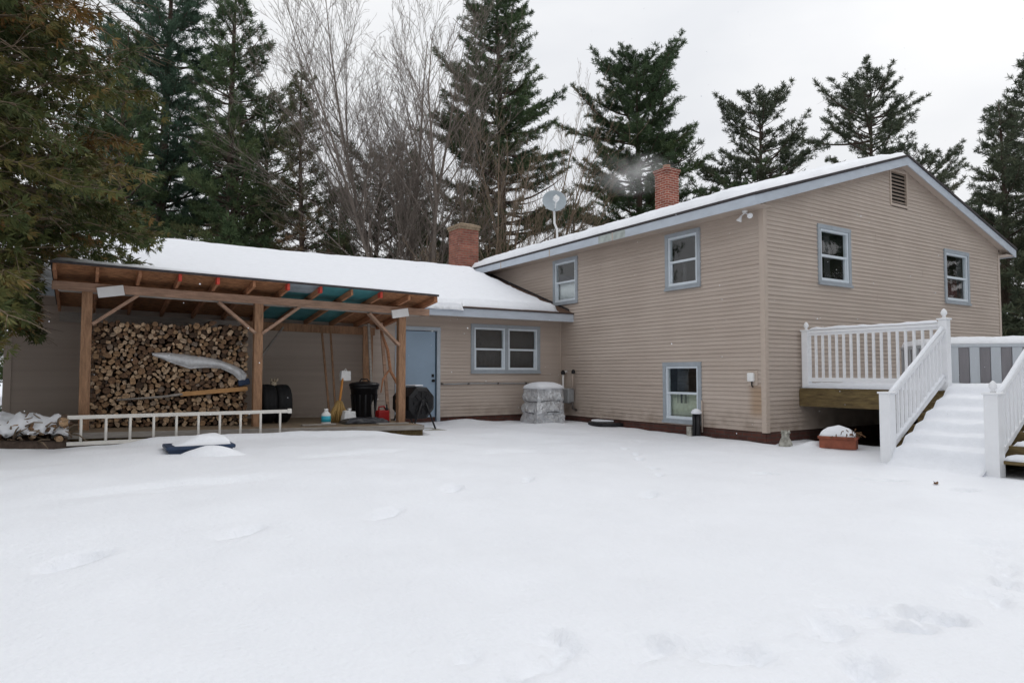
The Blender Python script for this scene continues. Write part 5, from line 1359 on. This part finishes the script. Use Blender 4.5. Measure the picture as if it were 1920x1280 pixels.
# the yard's other side: conifers behind the photographer, seen only as reflections in the panes
srcs = [o_ for o_ in C.objects if o_.parent is None and o_.type == 'EMPTY' and o_.name.startswith(('pine_tree', 'red_pine'))]
def copy_tree(src, x, y, s_, rz):
    r_ = src.copy(); C.objects.link(r_); r_.location = (x, y, gb); r_.rotation_euler = (0, 0, rz); r_.scale = (s_, s_, s_)
    r_['label'] = 'conifer across the yard behind the photographer'; r_['group'] = 'conifers across the yard'
    for ch in src.children:
        c_ = ch.copy(); C.objects.link(c_); c_.parent = r_
rgb = np.random.default_rng(99)
for k in range(15):
    a = R(32.2+180) + R(-95 + 190*k/14) + rgb.normal(0, .03); d_ = rgb.uniform(13, 19)
    x_, y_ = -10.3+d_*math.sin(a), -7.85+d_*math.cos(a)
    if x_ < -19 and y_ > -2: continue
    copy_tree(srcs[k % len(srcs)], x_, y_, rgb.uniform(.55, .75), rgb.uniform(0, 6))
# reflected right of the camera, and the far undergrowth behind the house
for (x_, y_, s_) in ((13, -11, .7), (17, -13, .75), (21.5, -10.5, .7), (26, -14, .8), (9, -14, .65), (5.5, -15.5, .6), (30, -11, .8), (12, -18, .8)):
    copy_tree(srcs[int(x_*7) % len(srcs)], x_, y_, s_, x_)
young = [o_ for o_ in C.objects if o_.parent is None and o_.type == 'EMPTY' and o_.name.startswith(('young_pine', 'spruce'))]
for k in range(22):
    l_ = -27 + 42*k/21 + rgb.normal(0, .5); d_ = rgb.uniform(37, 50)
    x_, y_ = -10.293 + .533*d_ + .846*l_, -7.85 + .846*d_ - .533*l_
    src = young[int(rgb.integers(0, len(young)))]
    n0 = len(C.objects); copy_tree(src, x_, y_, rgb.uniform(.75, 1.25), rgb.uniform(0, 6))
    for o_ in C.objects[n0:]:
        if o_.parent is None: o_['label'] = 'young conifer in the far undergrowth beyond the house'; o_['group'] = 'undergrowth conifers beyond the house'
for k in range(9):
    l_ = -25 + 19*k/8 + rgb.normal(0, .4); d_ = rgb.uniform(31, 36)
    src = young[int(rgb.integers(0, len(young)))]
    n0 = len(C.objects); copy_tree(src, -10.293 + .533*d_ + .846*l_, -7.85 + .846*d_ - .533*l_, rgb.uniform(.9, 1.35), rgb.uniform(0, 6))
    for o_ in C.objects[n0:]:
        if o_.parent is None: o_['label'] = 'young conifer in the far undergrowth beyond the house'; o_['group'] = 'undergrowth conifers beyond the house'
# bare trees
rtx = np.array([.846, -.533, 0.]); fwx = np.array([.533, .846, 0.])
def dd(l, f, z): v = rtx*l + fwx*f; return (v[0], v[1], z)
bare_tree('bare_maple', 'grey bare maple fanning its limbs to the left against the sky', (.75, 16.2, gb), 16.5, .14, 31, 5, .3,
          [dd(.02, 0, 1), dd(-.16, .1, 1), dd(-.30, -.1, 1), dd(-.46, .1, 1), dd(.12, -.1, 1)], dens=.70, up=.28, levels=4)
bare_tree('bare_tree', 'brown bare tree with many stems right behind the old chimney', (2.3, 14.4, gb), 10.5, .085, 32, 4, .3,
          [dd(.04, 0, 1), dd(-.12, .1, 1), dd(.2, 0, 1), dd(.30, .1, 1)], mat='twig', dens=.62)
bare_tree('bare_tree', 'brown bare tree spreading to the right behind the dish', (4.6, 15.2, gb), 12.5, .10, 33, 4, .3,
          [dd(.0, 0, 1), dd(.14, .1, 1), dd(.26, 0, 1), dd(.36, 0, 1)], mat='twig', dens=.62)
bare_tree('bare_sapling', 'thin bare sapling brush above the wing roof left of the maple', (-1.6, 15.6, gb), 5.4, .035, 34, 8, .9, mat='twig', dens=1.1)
bare_tree('bare_sapling', 'low bare brush over the wing ridge near the old chimney', (-.4, 15.9, gb), 6.2, .04, 35, 8, .8, mat='twig', dens=1.0)
bare_tree('bare_sapling', 'slender bare sapling standing left of the smoking chimney', (8.2, 15.8, gb), 8.2, .05, 36, 4, .35, mat='greybark', dens=.9)

# cedar at the left, in front of the wing
def cedar(base, H, seed):
    rg = np.random.default_rng(seed)
    root = thing('cedar_tree', 'big olive and rust cedar overhanging the left edge', 'tree', base)
    B = np.array(base, float); mb = MB()
    mb.tube([B+np.array([.05*math.sin(k), .05*math.cos(k*1.3), H*k/12]) for k in range(13)], [.24*(1-k/12)+.02 for k in range(13)], 10); mb.build('trunk', M['greybark'], root, fix=False)
    limbs = MB(); P = []; A = []; Sd = []; T = []
    def ok(p):
        x, y, z = p
        if x > -10.85 and 3.0 < y < 6.2 and z < 2.80+.0: return False
        if y > 5.3 and z < 2.645+.355*(min(y, 10)-5.6)+.25 and x > -12.0: return False
        if y <= 3.0 and x > -10.9 and z < 2.7: return False
        return True
    def spray(p, d, sz, tint):
        P.append(p); A.append(d); Sd.append(sz); T.append(tint)
    for k in range(560):
        h = 1.7 + (H-2.0)*(k/560)**1.02; t = h/H
        L = 4.35*(1-t**1.6)*(.82+.18*min(1, h/3))*rg.uniform(.5, 1.05)
        a = rg.uniform(0, 6.283) if rg.random() < .3 else rg.normal(-.35, .95)
        d = np.array([math.cos(a), math.sin(a), 0])
        el = rg.normal(.16, .14)
        nseg = 8; pts = []
        for s in range(nseg+1):
            f = s/nseg; pts.append(B + np.array([0, 0, h]) + d*L*f + np.array([0, 0, L*(el*f - .30*f*f + .10*f**3)]) + rg.normal(0, .03, 3)*f*2)
        good = [i for i in range(nseg+1) if ok(pts[i])]
        if len(good) < nseg+1:
            last = next((i for i in range(nseg+1) if not ok(pts[i])), nseg)
            if last < 3: continue
            pts = pts[:last]; 
        ns = len(pts)-1
        limbs.tube(pts, [max(.006, .010*L*(1-.85*s/nseg)) for s in range(ns+1)], 4, cap=False)
        tb = float(np.clip(rg.beta(1.2, 2.3), 0, 1))
        for q in range(int(L*12)):
            f = .25 + .75*math.sqrt(rg.random()); i = min(int(f*ns), ns-1); p = pts[i]+(pts[i+1]-pts[i])*(f*ns-i)
            sdv = np.array([-d[1], d[0], 0])*rg.choice([-1, 1])
            dv = d*rg.uniform(.3, 1)+sdv*rg.uniform(.2, 1.)+np.array([0, 0, rg.normal(-.30, .25)]); dv /= np.linalg.norm(dv)
            sl = rg.uniform(.10, .55)
            q2 = p+dv*sl
            if rg.random() < .5: limbs.tube([p, p+dv*sl*.5+np.array([0, 0, .02]), q2], [.006, .0045, .003], 3, cap=False)
            for w_ in range(3):
                pp = p+dv*sl*(w_+.6)/3
                if ok(pp-np.array([0, 0, .12])): spray(pp, dv, rg.uniform(.07, .15), np.clip(tb+rg.normal(0, .12), 0, 1))
    # dead, leafless twigs arching out
    tw = MB()
    for k in range(260):
        h = rg.uniform(2.3, 8.5); a = rg.uniform(-2.0, .6); L = rg.uniform(1.6, 3.6); d = np.array([math.cos(a), math.sin(a), 0])
        pts = [B+np.array([0, 0, h])+d*L*f+np.array([0, 0, L*(.05*f-.22*f*f+rg.normal(0, .02))])+rg.normal(0, .04, 3) for f in np.linspace(.45, 1., 6)]
        if not all(ok(p) for p in pts): continue
        tw.tube(pts, [.012, .011, .009, .007, .006, .004], 4, cap=False)
        for q in range(5):
            i = int(rg.integers(1, 5)); v = d*.6+rg.normal(0, .4, 3); tw.tube([pts[i], pts[i]+v*.3, pts[i]+v*.5+np.array([0, 0, -.05])], [.005, .004, .003], 3, cap=False)
    limbs.build('limbs', M['twig'], root, fix=False); tw.build('dead_twigs', M['twig'], root, fix=False)
    P = np.array(P); A = np.array(A); S = np.array(Sd); T = np.array(T); n = len(P); m = 9
    up = np.cross(A, rg.normal(0, 1, (n, 3))); up /= np.linalg.norm(up, axis=1)[:, None]+1e-9          # fan plane normal
    side = np.cross(up, A)
    an = np.linspace(-1.0, 1.0, m)[None, :] + rg.normal(0, .15, (n, m))
    D = A[:, None]*np.cos(an)[..., None] + side[:, None]*np.sin(an)[..., None] + np.array([0, 0, -.18]) + rg.normal(0, .12, (n, m, 3))
    D /= np.linalg.norm(D, axis=2)[..., None]
    Wd = np.cross(D, up[:, None]+rg.normal(0, .3, (n, m, 3))); Wd /= np.linalg.norm(Wd, axis=2)[..., None]+1e-9
    ln = S[:, None, None]*rg.uniform(.55, 1.1, (n, m, 1)); wd = ln*.095
    p0 = P[:, None] + D*ln*.05
    V = np.stack([p0, p0+D*ln*.5+Wd*wd, p0+D*ln, p0+D*ln*.5-Wd*wd], 2).reshape(-1, 3)
    mesh_np('crown', V, np.arange(n*m*4).reshape(-1, 4), M['cedar'], parent=root, attr={'tint': np.repeat(np.clip(T[:, None]+rg.normal(0, .06, (n, m)), 0, 1).ravel(), 4)})
    return root
cedar((-12.9, 4.05, .1), 12.5, 41)

# ------------------------------------------------------------------ smoke
m, nt, b, N, L = newmat('chimney_smoke'); N.remove(b)
pv = N.new('ShaderNodeVolumePrincipled'); pv.inputs['Color'].default_value = (1, 1, 1, 1); pv.inputs['Anisotropy'].default_value = .2
tc = N.new('ShaderNodeTexCoord'); nz = N.new('ShaderNodeTexNoise'); nz.inputs['Scale'].default_value = 1.6; nz.inputs['Detail'].default_value = 4
L.new(tc.outputs['Object'], nz.inputs['Vector'])
gr = N.new('ShaderNodeTexGradient'); gr.gradient_type = 'SPHERICAL'
mpp = N.new('ShaderNodeMapping'); mpp.inputs['Location'].default_value = (-1, -1, -1); mpp.inputs['Scale'].default_value = (2, 2, 2)
L.new(tc.outputs['Generated'], mpp.inputs[0]); L.new(mpp.outputs[0], gr.inputs[0])
mr = N.new('ShaderNodeMapRange'); mr.inputs['From Min'].default_value = .42; mr.inputs['From Max'].default_value = .75; mr.inputs['To Max'].default_value = 1.5
L.new(nz.outputs['Fac'], mr.inputs['Value'])
mu = N.new('ShaderNodeMath'); mu.operation = 'MULTIPLY'; L.new(mr.outputs[0], mu.inputs[0]); L.new(gr.outputs['Fac'], mu.inputs[1]); L.new(mu.outputs[0], pv.inputs['Density'])
L.new(pv.outputs[0], N['Material Output'].inputs['Volume'])
bm = bmesh.new(); bmesh.ops.create_uvsphere(bm, u_segments=24, v_segments=14, radius=1)
me = bpy.data.meshes.new('smoke'); bm.to_mesh(me); bm.free(); me.materials.append(m)
ob = bpy.data.objects.new('smoke', me); C.objects.link(ob)
ctr = Vector((4.62, 6.95, 7.22)) - Vector((.846, -.533, 0))*1.0
ob.location = ctr; ob.scale = (1.35, .75, .72); ob.rotation_euler = (0, R(-4), R(-32.2))
tag(ob, 'pale smoke drifting left from the brick chimney', 'smoke', kind='stuff')

# ------------------------------------------------------------------ a few falling flakes
rf_ = np.random.default_rng(8); V = []; Fs = []
for k in range(320):
    d_ = rf_.uniform(4.5, 13.5); l_ = rf_.uniform(-.8, .8)*d_; z_ = 1.15 + rf_.uniform(-.10, .55)*d_
    p = np.array([-10.293 + .533*d_ + .846*l_, -7.85 + .846*d_ - .533*l_, z_])
    if p[0] > -.1 and p[1] > -.1: continue
    if p[1] > 3 and p[0] < -4.5 : continue
    r_ = rf_.uniform(.003, .0065); b_ = len(V)
    V += [p+np.array(q)*r_ for q in ((1, 0, 0), (-1, 0, 0), (0, 1, 0), (0, -1, 0), (0, 0, 1), (0, 0, -1))]
    Fs += [(b_+a, b_+b, b_+c) for a, b, c in ((0, 2, 4), (2, 1, 4), (1, 3, 4), (3, 0, 4), (2, 0, 5), (1, 2, 5), (3, 1, 5), (0, 3, 5))]
tag(mesh_np('snowflakes', np.array(V), np.array(Fs), M['snow_fine']), 'sparse light snowflakes falling over the yard', 'snow', kind='stuff')
